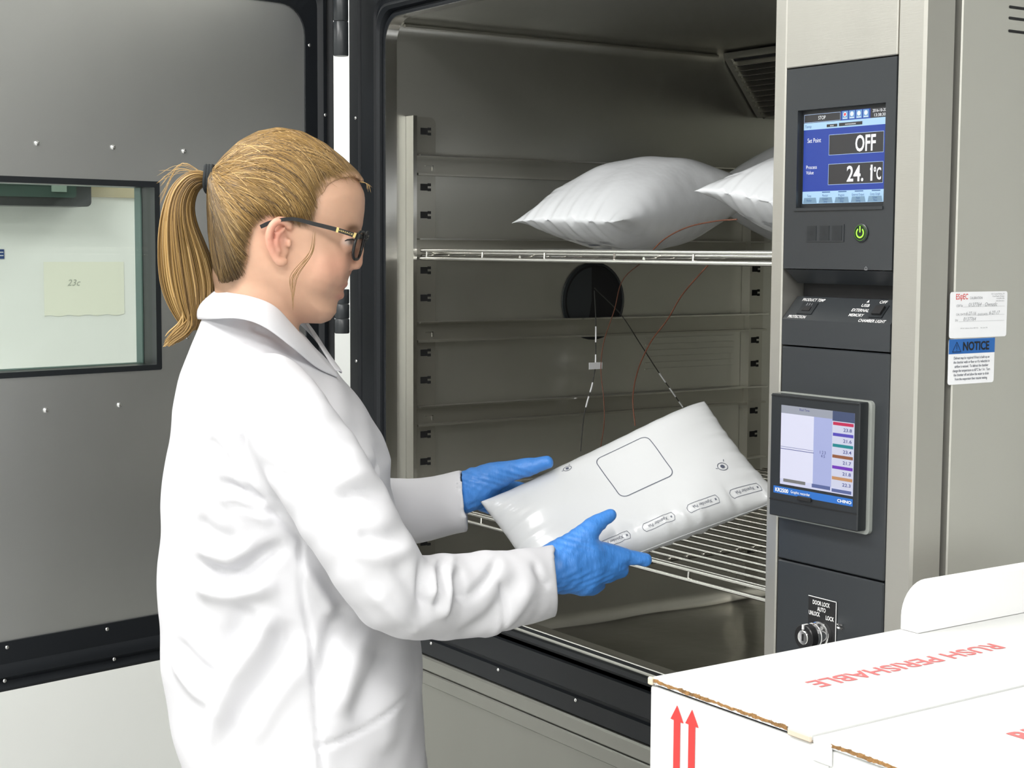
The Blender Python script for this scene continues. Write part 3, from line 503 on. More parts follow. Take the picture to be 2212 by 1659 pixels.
# upper panel has a recess for the screen: four bars + recess back
SX0, SX1, SZ0, SZ1 = 1.131, 1.2585, 1.5535, 1.658
b = MB(); y0, y1 = YF+.0012, YF+.04
b.box(PX0, SX0-.004, y0, y1, 1.4775, 1.711); b.box(SX1+.004, PX1, y0, y1, 1.4775, 1.711); b.box(SX0-.004, SX1+.004, y0, y1, SZ1+.004, 1.711); b.box(SX0-.004, SX1+.004, y0, y1, 1.4775, SZ0-.005)
up = obj('upper_control_panel', b, K['panel'], ch)
obj('screen_bezel', MB().box(SX0-.004, SX1+.004, y0+.007, y1-.001, SZ0-.005, SZ1+.004), K['panel_dark'], up)
obj('screen_bezel', MB().box(SX0-.006, SX1+.004, y0-.0018, y0+.0002, SZ0-.0085, SZ0-.0052), K['panel'], up)
SC = Plane((SX0, y0+.0066, SZ0), (1, 0, 0), (0, 0, 1)); W_, H_ = SX1-SX0, SZ1-SZ0
def R(mb, s0, s1, t0, t1, h): SC.rect(mb, s0*W_, s1*W_, (1-t1)*H_, (1-t0)*H_, h)
sb = MB(); R(sb, 0, 1, 0, 1, 0); scn = obj('touch_screen', sb, emat('screen_blue', (.030, .065, .36), 1.), up)
b = MB(); R(b, 0, .46, 0, .105, .0002); R(b, .81, 1, 0, .105, .0002); R(b, .29, .42, .135, .165, .0006); R(b, .44, .72, .13, .165, .0006); R(b, .32, .975, .25, .475, .0002); R(b, .32, .975, .57, .80, .0002)
obj('screen_field', b, emat('screen_dark', (.035, .035, .04), 1., (.02, .02, .02)), scn)
b = MB(); R(b, 0, 1, .105, .18, .0002); R(b, 0, 1, .865, 1, .0002)
obj('screen_bar', b, emat('screen_cyan', (.42, .64, .86), 1.), scn)
b = MB()
for i in range(4): R(b, .475+.083*i, .545+.083*i, .005, .095, .0003)
obj('screen_icon', b, emat('screen_icon', (.16, .33, .60), 1.), scn)
b = MB()
for i, (c_) in enumerate(range(4)):
    cx, cy = (.51+.083*i)*W_, (1-.042)*H_; SC.poly(b, [(cx+.0028*math.cos(a), cy+.0028*math.sin(a)) for a in [k*math.pi/5 for k in range(10)]], .0005)
    R(b, .485+.083*i, .537+.083*i, .078, .088, .0005)
obj('screen_icon', b, emat('screen_iconlight', (.75, .80, .86), 1.), scn)
b = MB(); cx, cy = .51*W_, (1-.042)*H_; SC.poly(b, [(cx+.0018*math.cos(k), cy+.0018*math.sin(k)) for k in range(6)], .0006); obj('screen_icon', b, emat('screen_redicon', (.8, .08, .08), 1.), scn)
b = MB()
for i in range(5): SC.poly(b, [(W_*(.01+.198*i), .001*0+.0005), (W_*(.185+.198*i), .0005), (W_*(.172+.198*i), H_*.065), (W_*(.022+.198*i), H_*.065)], .0004)
obj('screen_tab', b, emat('screen_tab', (.20, .33, .46), 1.), scn)
b = MB()
SC.frame(b, .32*W_, .975*W_, (1-.475)*H_, (1-.25)*H_, .0005); SC.frame(b, .32*W_, .975*W_, (1-.80)*H_, (1-.57)*H_, .0005); SC.frame(b, .005*W_, .455*W_, (1-.10)*H_, (1-.01)*H_, .0004)
obj('screen_outline', b, emat('screen_outline', (.45, .6, .85), 1.), scn)
b = MB(); tx = lambda t, s, tt, size, **k: SC.text(b, t, s*W_, (1-tt)*H_, size, .0008, **k)
SF = lambda t, a, c, d, e, bo: SC.fit(b, t, a*W_, c*W_, (1-e)*H_, (1-d)*H_, .0008, bo)
SC.poly(b, [(.826*W_, (1-.640)*H_), (.826*W_, (1-.662)*H_), (.842*W_, (1-.640)*H_), (.842*W_, (1-.612)*H_)], .0008)
SF('OFF', .645, .885, .275, .455, .02); SF('24. 1', .55, .855, .60, .775, .018); SF('\u00b0C', .87, .955, .625, .765, .02)
SF('STOP', .185, .275, .035, .075, .0); SF('Set Point', .055, .225, .275, .325, .0); SF('Process', .045, .18, .575, .615, .0); SF('Value', .045, .14, .635, .675, .0)
SF('2016-10-20', .84, .995, .012, .045, 0); SF('13:38:30', .86, .99, .06, .093, 0); tx('xxxx', .355, .15, .003); tx('xxxxxxxxxxx', .58, .148, .003)
obj('screen_lettering', b, emat('screen_white', (.95, .97, 1), 1.), scn)
b = MB(); tx('Temp', .06, .145, .0045)
for i, t in enumerate(('Temp', 'Monitor', 'Program', 'External Output', 'Comp Graph')): tx(t, .09+.2*i, .915, .0040, sx=.7)
for i, t in enumerate(('Monitor', 'Constant\n  Setup', 'Program\n  Setup', 'Panel\n Setting', 'Screen\n  Menu')): tx(t, .09+.2*i, .966, .0036, sx=.7)
for i in range(1, 5): R(b, .05+.2*i, .15+.2*i, .872, .882, .0006)
obj('screen_lettering', b, emat('screen_darktext', (.05, .12, .30), 1.), scn)
# indicator cluster and power button
b = MB(); FP.slab(b, 1.1455, 1.2050, 1.509, 1.529, -.0002, .0009); ind = obj('indicator_strip', b, K['panel'], up)
b = MB()
for cx in (1.1545, 1.175, 1.1945): FP.slab(b, cx-.0075, cx+.0075, 1.5105, 1.5275, .0009, .0014)
obj('indicator', b, K['panel_dark'], up)
b = MB()
for t, cx in (('\u2302', 1.1545), ('\u0394', 1.175), ('V', 1.1945)): FP.text(b, t, cx, 1.519, .007, .0018)
obj('indicator_mark', b, mat('faint_mark', (.02, .02, .022), .5), up)
for t in ():
    pass
pb = obj('power_button', MB().lathe((1.2315, YF+.0012, 1.519), (0, -1, 0), [(.0105, 0), (.0105, .0015), (.0092, .0022), (.0088, .0008), (.0001, .0008)], 28), K['panel_dark'], up, 30)
b = MB(); ar = [math.radians(a) for a in range(-235+0, 56, 15)]
for a0, a1 in zip(ar[:-1], ar[1:]): FP.poly(b, [(1.2315+r*math.cos(a), 1.519+r*math.sin(a)) for r, a in ((.0044, a0), (.0060, a0), (.0060, a1), (.0044, a1))], .0030)
FP.rect(b, 1.2307, 1.2323, 1.5195, 1.5265, .0030); obj('power_symbol', b, K['green'], up)
b = MB()
a0s = [k*math.pi/14 for k in range(28)]
for i in range(28):
    a0, a1 = a0s[i], a0s[(i+1) % 28] if i < 27 else 2*math.pi
    FP.poly(b, [(1.2315+r*math.cos(a), 1.519+r*math.sin(a)) for r, a in ((.0083, a0), (.0088, a0), (.0088, a1), (.0083, a1))], .0026)
obj('power_ring', b, emat('green_ring', (.10, .30, .03), 1.), up)
# pocket with sloping shelf of switches
b = MB(); b.prism([(YF+.0012, 1.4765), (YF+.022, 1.4600), (YF+.040, 1.4600), (YF+.040, 1.4765)], 0, PX0+.004, PX1)
obj('pocket_top', b, K['panel_dark'], ch)
b = MB(); b.prism([(YF+.040, 1.387), (YF+.0012, 1.387), (YF+.0012, 1.4175), (YF+.026, 1.4440), (YF+.040, 1.4440)], 0, PX0, PX1)
lp = obj('switch_panel', b, K['panel'], ch)
obj('pocket_back', MB().box(PX0, PX1, YF+.036, YF+.041, 1.444, 1.46), K['slot'], ch)
uz = Vector((0, .0248, .0265)).normalized(); LP = Plane((PX0, YF+.0012, 1.4175), (1, 0, 0), uz)
b = MB(); L_ = .0363
for t, x, w_, yy in (('PRODUCT TEMP', .031, .036, .031), ('PROTECTION', .022, .028, .004), ('USB', .116, .012, .026), ('EXTERNAL', .113, .026, .0185), ('MEMORY', .1115, .022, .011), ('OFF', .139, .011, .032), ('CHAMBER LIGHT', .140, .040, .0035)):
    LP.fit(b, t, x-w_/2, x+w_/2, yy-.0022, yy+.0022, .0005, .01)
LP.poly(b, [(.114, .0305), (.118, .0305), (.116, .0345)], .0005)
obj('panel_lettering', b, K['print'], lp)
b = MB(); LP.slab(b, .018, .042, .0085, .026, 0, .0012); LP.slab(b, .132, .151, .0085, .027, 0, .0012); obj('switch', b, K['panel_dark'], lp)
b = MB(); LP.slab(b, .135, .148, .012, .024, .0012, .004); LP.slab(b, .024, .036, .013, .019, .0012, .002); obj('rocker', b, K['slot'], lp)
b = MB(); LP.text(b, '2 3 1', .030, .023, .005, .0016); FP.text(b, '\u2302', 1.240, 1.4790, .006, .001); obj('panel_lettering', b, K['greyprint'], lp)
# middle panel with the graphic recorder
mp = panel('middle_panel', 1.1285, 1.3850); low = panel('lower_panel', .86, 1.1265)
obj('lower_panel', MB().box(PX0, PX1, YF+.0012, YF+.04, .14, .858, .0015), K['panel'], ch)
rec = MB(); FP.rslab(rec, 1.108, 1.258, 1.179, 1.331, .006, 0, .005); rc = obj('graphic_recorder', rec, mat('smoke_frame', (.30, .32, .30), .25), ch)
RY = -.118
b = MB(); b.box(1.1115, 1.2530, RY, YF-.003, 1.1835, 1.3295, .0012)
obj('recorder_bezel', b, K['panel_dark'], rc)
RX0, RX1, RZ0, RZ1 = 1.1295, 1.2460, 1.2230, 1.3170
RP = Plane((RX0, RY, RZ0), (1, 0, 0), (0, 0, 1)); RW, RH = RX1-RX0, RZ1-RZ0
def RR(mb, s0, s1, t0, t1, h): RP.rect(mb, s0*RW, s1*RW, (1-t1)*RH, (1-t0)*RH, h)
b = MB(); RR(b, 0, 1, 0, 1, .0003); rs = obj('recorder_screen', b, emat('rec_white', (.58, .60, .78), 1.), rc)
def rpart(rects, col, nm='screen_field'):
    b = MB()
    for r_ in rects: RR(b, *r_)
    obj(nm, b, emat('rec_'+nm, col, 1.), rs)
rpart([(0, .46, .1, .93, .0004)], (.66, .67, .82)); rpart([(.46, .71, .1, .93, .0004)], (.36, .40, .66)); rpart([(.71, 1, .12, .93, .0004)], (.56, .58, .72))
rpart([(0, .71, 0, .10, .0004)], (.30, .32, .38)); rpart([(.71, 1, 0, .12, .0004)], (.06, .08, .16))
rpart([(.05, .36, .925, .965, .0006)], (.18, .18, .18)); rpart([(.45, .70, .93, .975, .0006), (.72, .98, .945, .985, .0006)], (.10, .13, .30))
for i, cc in enumerate(((.50, .03, .09), (.09, .07, .42), (.02, .22, .25), (.26, .10, .05), (.15, .04, .42), (.48, .25, .12))):
    rpart([(.72, .99, .13+.133*i, .168+.133*i, .0006)], cc, 'screen_bar')
b = MB()
for i, t in enumerate(('23.8', '21.6', '23.4', '21.7', '21.8', '22.3')): RP.fit(b, t, .86*RW, .97*RW, (1-(.236+.133*i))*RH, (1-(.195+.133*i))*RH, .0008, .01)
RR(b, .0, .47, .545, .552, .0008); RR(b, .0, .46, .52, .524, .0008); RP.text(b, '1 2 3\n 4 5', .59*RW, .45*RH, .005, .0008); RP.text(b, 'Real Time', .33*RW, .965*RH, .0040, .0008)
obj('screen_lettering', b, emat('rec_text', (.06, .07, .25), 1.), rs)
b = MB(); RR(b, -.09, 1.0, 1.035, 1.125, .0004); obj('name_strip', b, mat('blue_strip', (.02, .12, .42), .35), rc)
b = MB(); RP.fit(b, 'KR2500', -.06*RW, .125*RW, -.105*RH, -.055*RH, .0008, .02); RP.fit(b, 'Graphic recorder', .16*RW, .43*RW, -.105*RH, -.060*RH, .0008, .0); RP.fit(b, 'CHINO', .80*RW, .985*RW, -.10*RH, -.062*RH, .0008, .02); obj('name_lettering', b, K['print'], rc)
b = MB(); b.box(1.160, 1.182, RY-.003, RY+.001, 1.2075, 1.2125, .0008); obj('latch', b, K['slot'], rc)
b = MB(); b.box(1.1125, 1.252, RY-.001, RY-.0001, 1.2030, 1.2037); b.box(1.1125, 1.252, RY-.001, RY-.0001, 1.3270, 1.3276); obj('seam', b, K['slot'], rc)
# door lock plate, key switch
b = MB(); FP.slab(b, 1.1625, 1.2075, 1.030, 1.0925, 0, .0012); lkp = obj('lock_plate', b, K['slot'], low)
b = MB(); FP.slab(b, 1.1625, 1.2075, 1.0918, 1.0926, .0011, .0015); FP.slab(b, 1.2068, 1.2076, 1.030, 1.0926, .0011, .0015)
for t, x0, x1, zc in (('DOOR LOCK', 1.170, 1.1975, 1.0860), ('AUTO', 1.1775, 1.1910, 1.0790), ('UNLOCK', 1.1640, 1.1820, 1.0725), ('LOCK', 1.1915, 1.2045, 1.0710)): FP.fit(b, t, x0, x1, zc-.0026, zc+.0026, .0018, .02)
obj('plate_lettering', b, K['print'], low)
cx, cz = 1.186, 1.0505; yb = YF-.0002
ks = obj('key_switch', MB().lathe((cx, yb, cz), (0, -1, 0), [(.0155, 0), (.0155, .006), (.0142, .0065), (.0142, .014), (.0150, .0145), (.0150, .0155), (.0142, .016), (.0142, .021), (.0135, .022)], 30), K['chrome'], low, 35)
obj('switch_collar', MB().lathe((cx, yb-.021, cz), (0, -1, 0), [(.0150, 0), (.0150, .009), (.0140, .010), (.0085, .010), (.0085, .008)], 30), K['black_plastic'], low, 35)
obj('key_barrel', MB().lathe((cx, yb-.028, cz), (0, -1, 0), [(.0084, 0), (.0084, .0038), (.0076, .0044), (.0060, .0040), (.0001, .0040)], 24), K['chrome'], low, 35)
obj('keyhole', MB().box(cx-.0009, cx+.0009, yb-.0328, yb-.0318, cz-.004, cz+.004), K['slot'], low)
obj('switch_pointer', MB().box(cx-.0012, cx+.0012, yb-.0325, yb-.024, cz+.0095, cz+.0152), K['print'], low)
b = MB(); FP.slab(b, 1.2105, 1.2185, 1.0665, 1.0685, 0, .003); FP.slab(b, 1.2105, 1.2200, 1.0625, 1.0645, 0, .003); obj('lock_pin', b, K['chrome'], low)
# stickers on the side panel
def sticker(y0, y1, z0, z1, name='sticker'):
    b = MB(); pts = rrect(y0, y1, z0, z1, .003, 4); k = len(pts)
    b.add([(XR+h, y, z) for h in (.0002, .0007) for y, z in pts], [tuple(range(k)), tuple(range(k, 2*k))]+[(i, (i+1) % k, (i+1) % k+k, i+k) for i in range(k)])
    return obj(name, b, K['label'], ch)
SP.o = Vector((XR+.0007, 0, 0))
st = sticker(-.0488, .0486, 1.4028, 1.4541, 'calibration_sticker')
b = MB(); SP.fit(b, 'ES\u03c6EC', -.0395, -.0195, 1.4440, 1.4520, .0003, .005); obj('sticker_lettering', b, K['red'], st)
b = MB()
SP.text(b, 'CALIBRATION', -.0055, 1.4470, .0040, .0003, sx=.85); SP.text(b, 'CERT#', -.0335, 1.4385, .0036, .0003); SP.text(b, 'CAL DATE:', -.0305, 1.4290, .0034, .0003); SP.text(b, 'DUE DATE:', .0065, 1.4285, .0034, .0003); SP.text(b, 'SN:', -.0375, 1.4225, .0036, .0003)
SP.text(b, 'AFP-001 Calibration Sticker (04/15/13)        Rev. Level 1.00', -.008, 1.4135, .0019, .0003); 
for i, t in enumerate(('4141 Central Parkway, MI', 'Grand Rapids, Michigan', '1-616-896-6100', 'www.laboratory')): SP.text(b, t, .043, 1.4512-.0026*i, .0022, .0003, align='RIGHT')
for z, y0, y1 in ((1.4372, -.028, .044), (1.4278, -.022, .044), (1.4210, -.034, .044)): SP.rect(b, y0, y1, z, z+.0002, .0003)
obj('sticker_lettering', b, K['greyprint'], st)
b = MB()
for t, x, z, s_ in (('0137764 - Ownatlc', .006, 1.4395, .0060), ('6-27-16', -.014, 1.4298, .0052), ('6-27-17', .026, 1.4300, .0055), ('0137764', -.016, 1.4235, .0058)): SP.text(b, t, x, z, s_, .0003, shear=.25, sx=1.05)
obj('sticker_handwriting', b, K['greyprint'], st)
nt_ = sticker(-.0490, .0290, 1.3512, 1.4020, 'notice_sticker')
b = MB(); SP.rect(b, -.0490, .0290, 1.3853, 1.4018, .0002); obj('sticker_header', b, K['blue'], nt_)
b = MB(); SP.fit(b, 'NOTICE', -.0255, .0190, 1.3885, 1.3985, .0005, .03)
SP.add = None
def lines(mb, pts, wd, pl, h):
    for (xa, ya), (xb, yb2) in zip(pts[:-1], pts[1:]):
        L = math.hypot(xb-xa, yb2-ya); nx, ny = -(yb2-ya)/L*wd/2, (xb-xa)/L*wd/2
        pl.poly(mb, [(xa-nx, ya-ny), (xb-nx, yb2-ny), (xb+nx, yb2+ny), (xa+nx, ya+ny)], h)
lines(b, [(-.0430, 1.3875), (-.0360, 1.3985), (-.0290, 1.3875), (-.0430, 1.3875)], .0006, SP, .0005); SP.rect(b, -.0364, -.0356, 1.3905, 1.3955, .0005); SP.rect(b, -.0364, -.0356, 1.3885, 1.3895, .0005)
obj('sticker_lettering', b, K['slot'], nt_)
b = MB()
for i, t in enumerate(('Defrost may be required if frost is built up on', 'the chamber walls or floor or if a reduction in', 'airflow is noticed.  To defrost the chamber', 'change the temperature to 60\u00b0C for 1 hr.  Turn', 'the chamber off and allow the water to drain', 'from the evaporator then resume testing.')):
    SP.text(b, t, -.0100, 1.3805-.0047*i, .0042, .0003, sx=.78, bold=.008)
obj('sticker_lettering', b, K['darkprint'], nt_)
# ================================================================ wire shelves (things resting on the rails)
def shelf(z, label):
    t = thing('wire_shelf', (.5, .48, z), label, 'shelf', 0, 'wire shelves in the chamber')
    y0, y1, x0, x1 = .054, .905, .030, .972
    b = MB().tube([(x0, y0, z+.005), (x1, y0, z+.005)], .0032, 8); obj('front_rail', b, K['bright'], t, 60)
    b = MB().tube([(x0, y0-.001, z-.0095), (x1, y0-.001, z-.0095)], .0035, 8); obj('front_rail', b, K['bright'], t, 60)
    b = MB()
    for i in range(6): x = x0+.02+(x1-x0-.04)*i/5; b.tube([(x, y0, z+.005), (x, y0-.001, z-.0095)], .0022, 6)
    obj('spacer_stub', b, K['bright'], t, 60)
    b = MB().tube([(x0, y1, z), (x1, y1, z)], .0032, 8); obj('rear_rail', b, K['bright'], t, 60)
    cross = mesh('cross_bar', MB().tube([(0, y0-.48, -.0052), (0, y1-.48, -.0052)], .003, 8), K['bright'], 60)
    for x in (x0, .34, .66, x1):
        o = bpy.data.objects.new('cross_bar', cross); COL.objects.link(o); o.parent = t; o.location = (x-.5, 0, 0)
    wire = mesh('wire', MB().tube([(x0-.5, 0, 0), (x1-.5, 0, 0)], .0028, 8), K['bright'], 60)
    n = 24
    for i in range(n):
        o = bpy.data.objects.new('wire', wire); COL.objects.link(o); o.parent = t; o.location = (0, (y0-.48)+.0347*(i+1)-.008, 0)
    return t
shelf(1.4900, 'upper steel wire shelf level with the eye, carrying the white bags')
shelf(1.0335, 'lower steel wire shelf of parallel rods, empty, beneath the held bag')
# ================================================================ machine behind the door and note on it
mc = thing('white_cabinet', (-1.5, -.9, 0), 'white laboratory cabinet behind the open door, seen through its window', 'cabinet')
obj('body', MB().box(-1.85, -1.302, -2.2, .33, 0, 2.1, .01), K['white_paint'], mc)
b = MB(); pts = rrect(-.9, -.112, 1.592, 1.80, .012, 5); b.prism([(y, z) for y, z in pts], 0, -1.302, -1.20)
hb = obj('display_housing', b, K['panel_dark'], mc, 40)
b = MB(); b.prism([(y, z) for y, z in rrect(-.40, -.150, 1.612, 1.75, .008, 4)], 0, -1.2005, -1.194); obj('display_window', b, mat('green_grey_glass', (.02, .05, .04), .4), hb)
b = MB(); b.prism([(-.40, 1.640), (-.21, 1.640), (-.19, 1.668), (-.40, 1.668)], 0, -1.194, -1.190); b.box(-1.194, -1.188, -.21, -.175, 1.625, 1.66); obj('display_knob', b, mat('grey_green', (.20, .27, .23), .4), hb)
obj('beige_panel', MB().box(-1.3018, -1.29, -.112, .10, 1.618, 1.80), K['beige'], mc)
obj('sign', MB().box(-1.302, -1.2995, -.40, -.2905, 1.468, 1.4905), mat('blue_sign', (.02, .06, .22), .5), mc)
b = MB()
for z in (1.4755, 1.4835): b.box(-1.2996, -1.2990, -.39, -.2925, z-.001, z+.001)
obj('sign_lettering', b, K['print'], mc)
CP = Plane((-1.3015, -.0965, 1.3956), (0, 1, 0), (0, 0, 1)); b = MB()
n = 14; v = [CP.p(-.1+.2*i/n, -.065+(.002*math.sin(i*1.9)), .0015) for i in range(n+1)]+[CP.p(.1-.2*i/n, .065, .0015) for i in range(n+1)]; v += [p-CP.n*.0012 for p in v]; k = 2*n+2
b.add(v, [tuple(range(k)), tuple(range(k, 2*k))[::-1]]+[(i, (i+1) % k, (i+1) % k+k, i+k) for i in range(k)])
pn = tag(obj('paper_note', b, K['yellowpaper']), 'cream paper note with handwriting taped to the white cabinet, seen through the window', 'paper')
b = MB(); CP.text(b, '23c', -.028, .014, .022, .0022, shear=.3); obj('handwriting', b, mat('pencil', (.45, .48, .42), .7), pn)
# ================================================================ inflated film bags
class Bag:
    def __init__(s, c, e1, e2, n, U, V, T, seed=0, wr=1., ear=.012, sag=0., dome=(3.2, .55, 4.2, .5)):
        s.dome = dome; s.tap = 0.; rr = random.Random(seed); s.creases = [(rr.uniform(-.9, .95), rr.uniform(.010, .035), rr.choice((-1.6, 1.3, -1., 2.)), rr.uniform(-2, 2)) for _ in range(22)]
        s.c, s.e1, s.e2, s.n = [Vector(q) for q in (c, e1, e2, n)]; s.U, s.V, s.T, s.seed, s.wr, s.ear, s.sag = U, V, T, seed, wr, ear, sag
    def pt(s, a, b, side=1, off=0.):
        """a,b in -1..1 over the bag; side +1 top face, -1 bottom face"""
        A, B = min(abs(a), 1), min(abs(b), 1)
        h = s.T/2*(max(0, 1-A**s.dome[0])**s.dome[1])*(max(0, 1-B**s.dome[2])**s.dome[3])
        # outline draws in between the corners where the bag is full
        x = a*s.U*(1-.045*(1-B**2)*A**3); y = b*s.V*(1-.06*(1-A**2)*B**3)+max(b, 0)*s.V*s.tap*a
        q = s.seed
        ed = B**7*(1-A**4); ea = A**6*(1-B**4)
        pk = (b > 0)*B**5*(1-A**6)
        wv = s.wr*.0024*pk*sum(math.exp(-((a-c-.06*(b-.8)*sg)/w_)**2)*am for c, w_, am, sg in s.creases)
        wv += s.wr*(.0012*math.sin(24*b+q)+.0009*math.sin(41*b+2*q+2*a))*ea*(1-B**6)
        wv += s.wr*.0006*math.sin(7*a+5*b+q)+s.wr*.0005*math.sin(11*b-6*a+q)+s.wr*.0005*ed*math.sin(37*a+q)
        corner = (A*B)**6; tw = s.ear*corner*(1 if (a*b > 0) else -1)
        return s.c+s.e1*(x)+s.e2*(y)+s.n*(side*(h+wv+off)+tw-s.sag*(a*a)*.0)
    def build(s, name, mt, n1=84, n2=60):
        mb = MB(); v = []; ix = {}
        ga = [math.sin(math.pi/2*(2*i/n1-1))*.55+(2*i/n1-1)*.45 for i in range(n1+1)]; gb = [math.sin(math.pi/2*(2*j/n2-1))*.6+(2*j/n2-1)*.4 for j in range(n2+1)]
        for side in (1, -1):
            for i, a in enumerate(ga):
                for j, b in enumerate(gb):
                    e = i in (0, n1) or j in (0, n2)
                    if e and side < 0: ix[side, i, j] = ix[1, i, j]; continue
                    ix[side, i, j] = len(v); v.append(s.pt(a, b, side) if not e else (s.pt(a, b, 1)+s.pt(a, b, -1))/2)
        f = []
        for side in (1, -1):
            for i in range(n1):
                for j in range(n2):
                    q = (ix[side, i, j], ix[side, i+1, j], ix[side, i+1, j+1], ix[side, i, j+1]); f.append(q if side > 0 else q[::-1])
        mb.add(v, f); me = mesh(name, mb, mt, 180, True); return me
    def drape(s, mb, v2, f, off=.0005, side=1):
        """v2 in bag metres"""
        mb.add([s.pt(max(-.999, min(.999, x/s.U)), max(-.999, min(.999, y/s.V)), side, off) for x, y in v2], f)
    def line(s, mb, pts, wd, off=.0005, side=1, closed=False, step=.004):
        P = list(pts)+([pts[0]] if closed else [])
        for (xa, ya), (xb, yb) in zip(P[:-1], P[1:]):
            L = math.hypot(xb-xa, yb-ya); k = max(1, int(L/step)); nx, ny = -(yb-ya)/L*wd/2, (xb-xa)/L*wd/2
            for i in range(k):
                x0, y0 = xa+(xb-xa)*i/k, ya+(yb-ya)*i/k; x1, y1 = xa+(xb-xa)*(i+1)/k, ya+(yb-ya)*(i+1)/k
                s.drape(mb, [(x0-nx, y0-ny), (x1-nx, y1-ny), (x1+nx, y1+ny), (x0+nx, y0+ny)], [(0, 1, 2, 3)], off, side)
    def text(s, mb, t, x, y, size, flip=False, side=1, **k):
        v, f = text2d(t, size, **k); sg = -1 if flip else 1
        s.drape(mb, [(x+sg*a, y-sg*b) for a, b in v], [q[::-1] for q in f], .0006, side)
e1 = Vector(G['bag']['e1']); e2 = Vector(G['bag']['e2']); nb = Vector(G['bag']['n'])
BT = .066
bc = Vector(G['bag']['c'])+e1*(-.003)+e2*.011-nb*(BT/2)
bg = Bag(bc, e1, e2, nb, .177, .092, BT, 1.3, 1., .008); bg.tap = .20
hb_ = tag(obj('insulated_pouch', bg.build('insulated_pouch', K['bag']), None), 'white inflated pouch with printed rounded square, held in the blue gloved hands', 'pouch')
b = MB(); q = [(x+.003, y-.011) for x, y in rrect(-.0212, .0600, -.0475, .0290, .010, 6)]; bg.line(b, q, .0011, closed=True); obj('printed_square', b, K['darkprint'], hb_)
b = MB()
for cx, cy, r_ in ((-.0586+.003, -.0557-.011, .0058), (.1239+.003, .0472-.014, .0072)):
    c = [(cx+r_*math.cos(k*math.pi/10), cy+r_*.8*math.sin(k*math.pi/10)) for k in range(20)]; bg.line(b, c, .0008, closed=True)
    c = [(cx+r_*.45*math.cos(k*math.pi/4), cy+r_*.4*math.sin(k*math.pi/4)) for k in range(8)]; bg.drape(b, c, [tuple(range(8))], .0006)
    bg.line(b, [(cx-r_*1.5, cy), (cx-r_*1.15, cy+.001)], .0008); bg.line(b, [(cx+r_*.9, cy-r_*.9), (cx+r_*1.2, cy-r_*1.3)], .0009)
obj('printed_emblem', b, K['darkprint'], hb_)
b = MB()
for cx in (-.0603, .0039, .0685, .1315):
    x = cx+.003; y = .0835-.011-.001
    bg.line(b, [(x-.0225, y-.002), (x-.019, y-.0055), (x+.021, y-.0055), (x+.023, y), (x+.021, y+.0055), (x-.020, y+.0055), (x-.0225, y+.002)], .0006, closed=True)
    bg.text(b, 'Xpander Pak', x-.001, y, .0064, flip=True, sx=.85)
    bg.line(b, [(x+.0175, y-.0012), (x+.0195, y+.0012)], .001); bg.line(b, [(x+.0195, y-.0012), (x+.0175, y+.0012)], .001)
obj('printed_name', b, K['darkprint'], hb_)
b = MB(); n = 60
for i in range(n):
    a0 = -.93+1.86*i/n; a1 = -.93+1.86*(i+1)/n
    p = []
    for a in (a0, a1):
        p.append((bg.pt(a, 1., 1)+bg.pt(a, 1., -1))/2)
    b.tube(p, .0007, 5, False)
obj('seam', b, K['bag'], hb_, 60)
# ---- bags lying on the upper shelf
def shelf_bag(c, ax, tilt, roll, U, V, T, seed, label, prints=((-.150, .02), (-.155, .060), (-.150, -.035))):
    t1 = Vector(ax).normalized(); t2 = Vector((0, 0, 1)).cross(t1).normalized()
    e1_ = (t1*math.cos(tilt)+Vector((0, 0, 1))*math.sin(tilt)); e2_ = t2*math.cos(roll)+Vector((0, 0, 1))*math.sin(roll); e2_ = (e2_-e1_*e2_.dot(e1_)).normalized(); n_ = e1_.cross(e2_)
    B = Bag(c, e1_, e2_, n_, U, V, T, seed, 1.9, .006, 0, (2.0, .8, 2.6, .62))
    o = tag(obj('insulated_pouch', B.build('insulated_pouch', K['bagin'], 90, 70), None), label, 'pouch', 'white pouches on the upper shelf')
    if prints:
        b = MB()
        for (x, y) in prints:
            for k in range(5): B.line(b, [(x+.003*k, y-.014), (x+.003*k, y-.004)], .0011, side=-1); B.line(b, [(x+.003*k, y-.002), (x+.003*k, y+.009*(1+.3*(k % 2)))], .0011, side=-1)
        obj('printed_text', b, K['greyprint'], o)
        b = MB(); B.line(b, [(-.128, -.005), (-.128, .020)], .007, .0007, -1); obj('printed_bar', b, K['darkprint'], o)
    return B
WR = {"w1":[[0.2889,0.36,1.4796],[0.2277,0.36,1.4431],[0.2043,0.36,1.3877],[0.1737,0.36,1.3268],[0.1662,0.36,1.2749],[0.1754,0.36,1.2239],[0.1776,0.36,1.1767],[0.1659,0.36,1.1236]],"w2":[[0.5262,0.3,1.4743],[0.4639,0.3,1.425],[0.4255,0.3,1.3809],[0.381,0.3,1.3394],[0.3481,0.3,1.2893],[0.335,0.3,1.2398],[0.3423,0.3,1.1917]],"w3":[[0.05,0.4325,1.4185],[0.05,0.4366,1.363],[0.05,0.4372,1.3136],[0.05,0.4366,1.2731],[0.05,0.4291,1.2356],[0.05,0.4171,1.2019],[0.05,0.4085,1.1663],[0.05,0.4025,1.108]],"w4":[[0.07,0.4171,1.4245],[0.07,0.4811,1.3736],[0.07,0.5282,1.3183],[0.07,0.5763,1.26],[0.07,0.634,1.1944],[0.07,0.6753,1.1481]],"w5":[[0.5923,0.12,1.4916],[0.6291,0.12,1.5149],[0.6809,0.12,1.532],[0.7421,0.12,1.5403],[0.7883,0.12,1.5424]],"w6":[[0.3631,0.2,1.6825],[0.3682,0.2,1.6815]]}
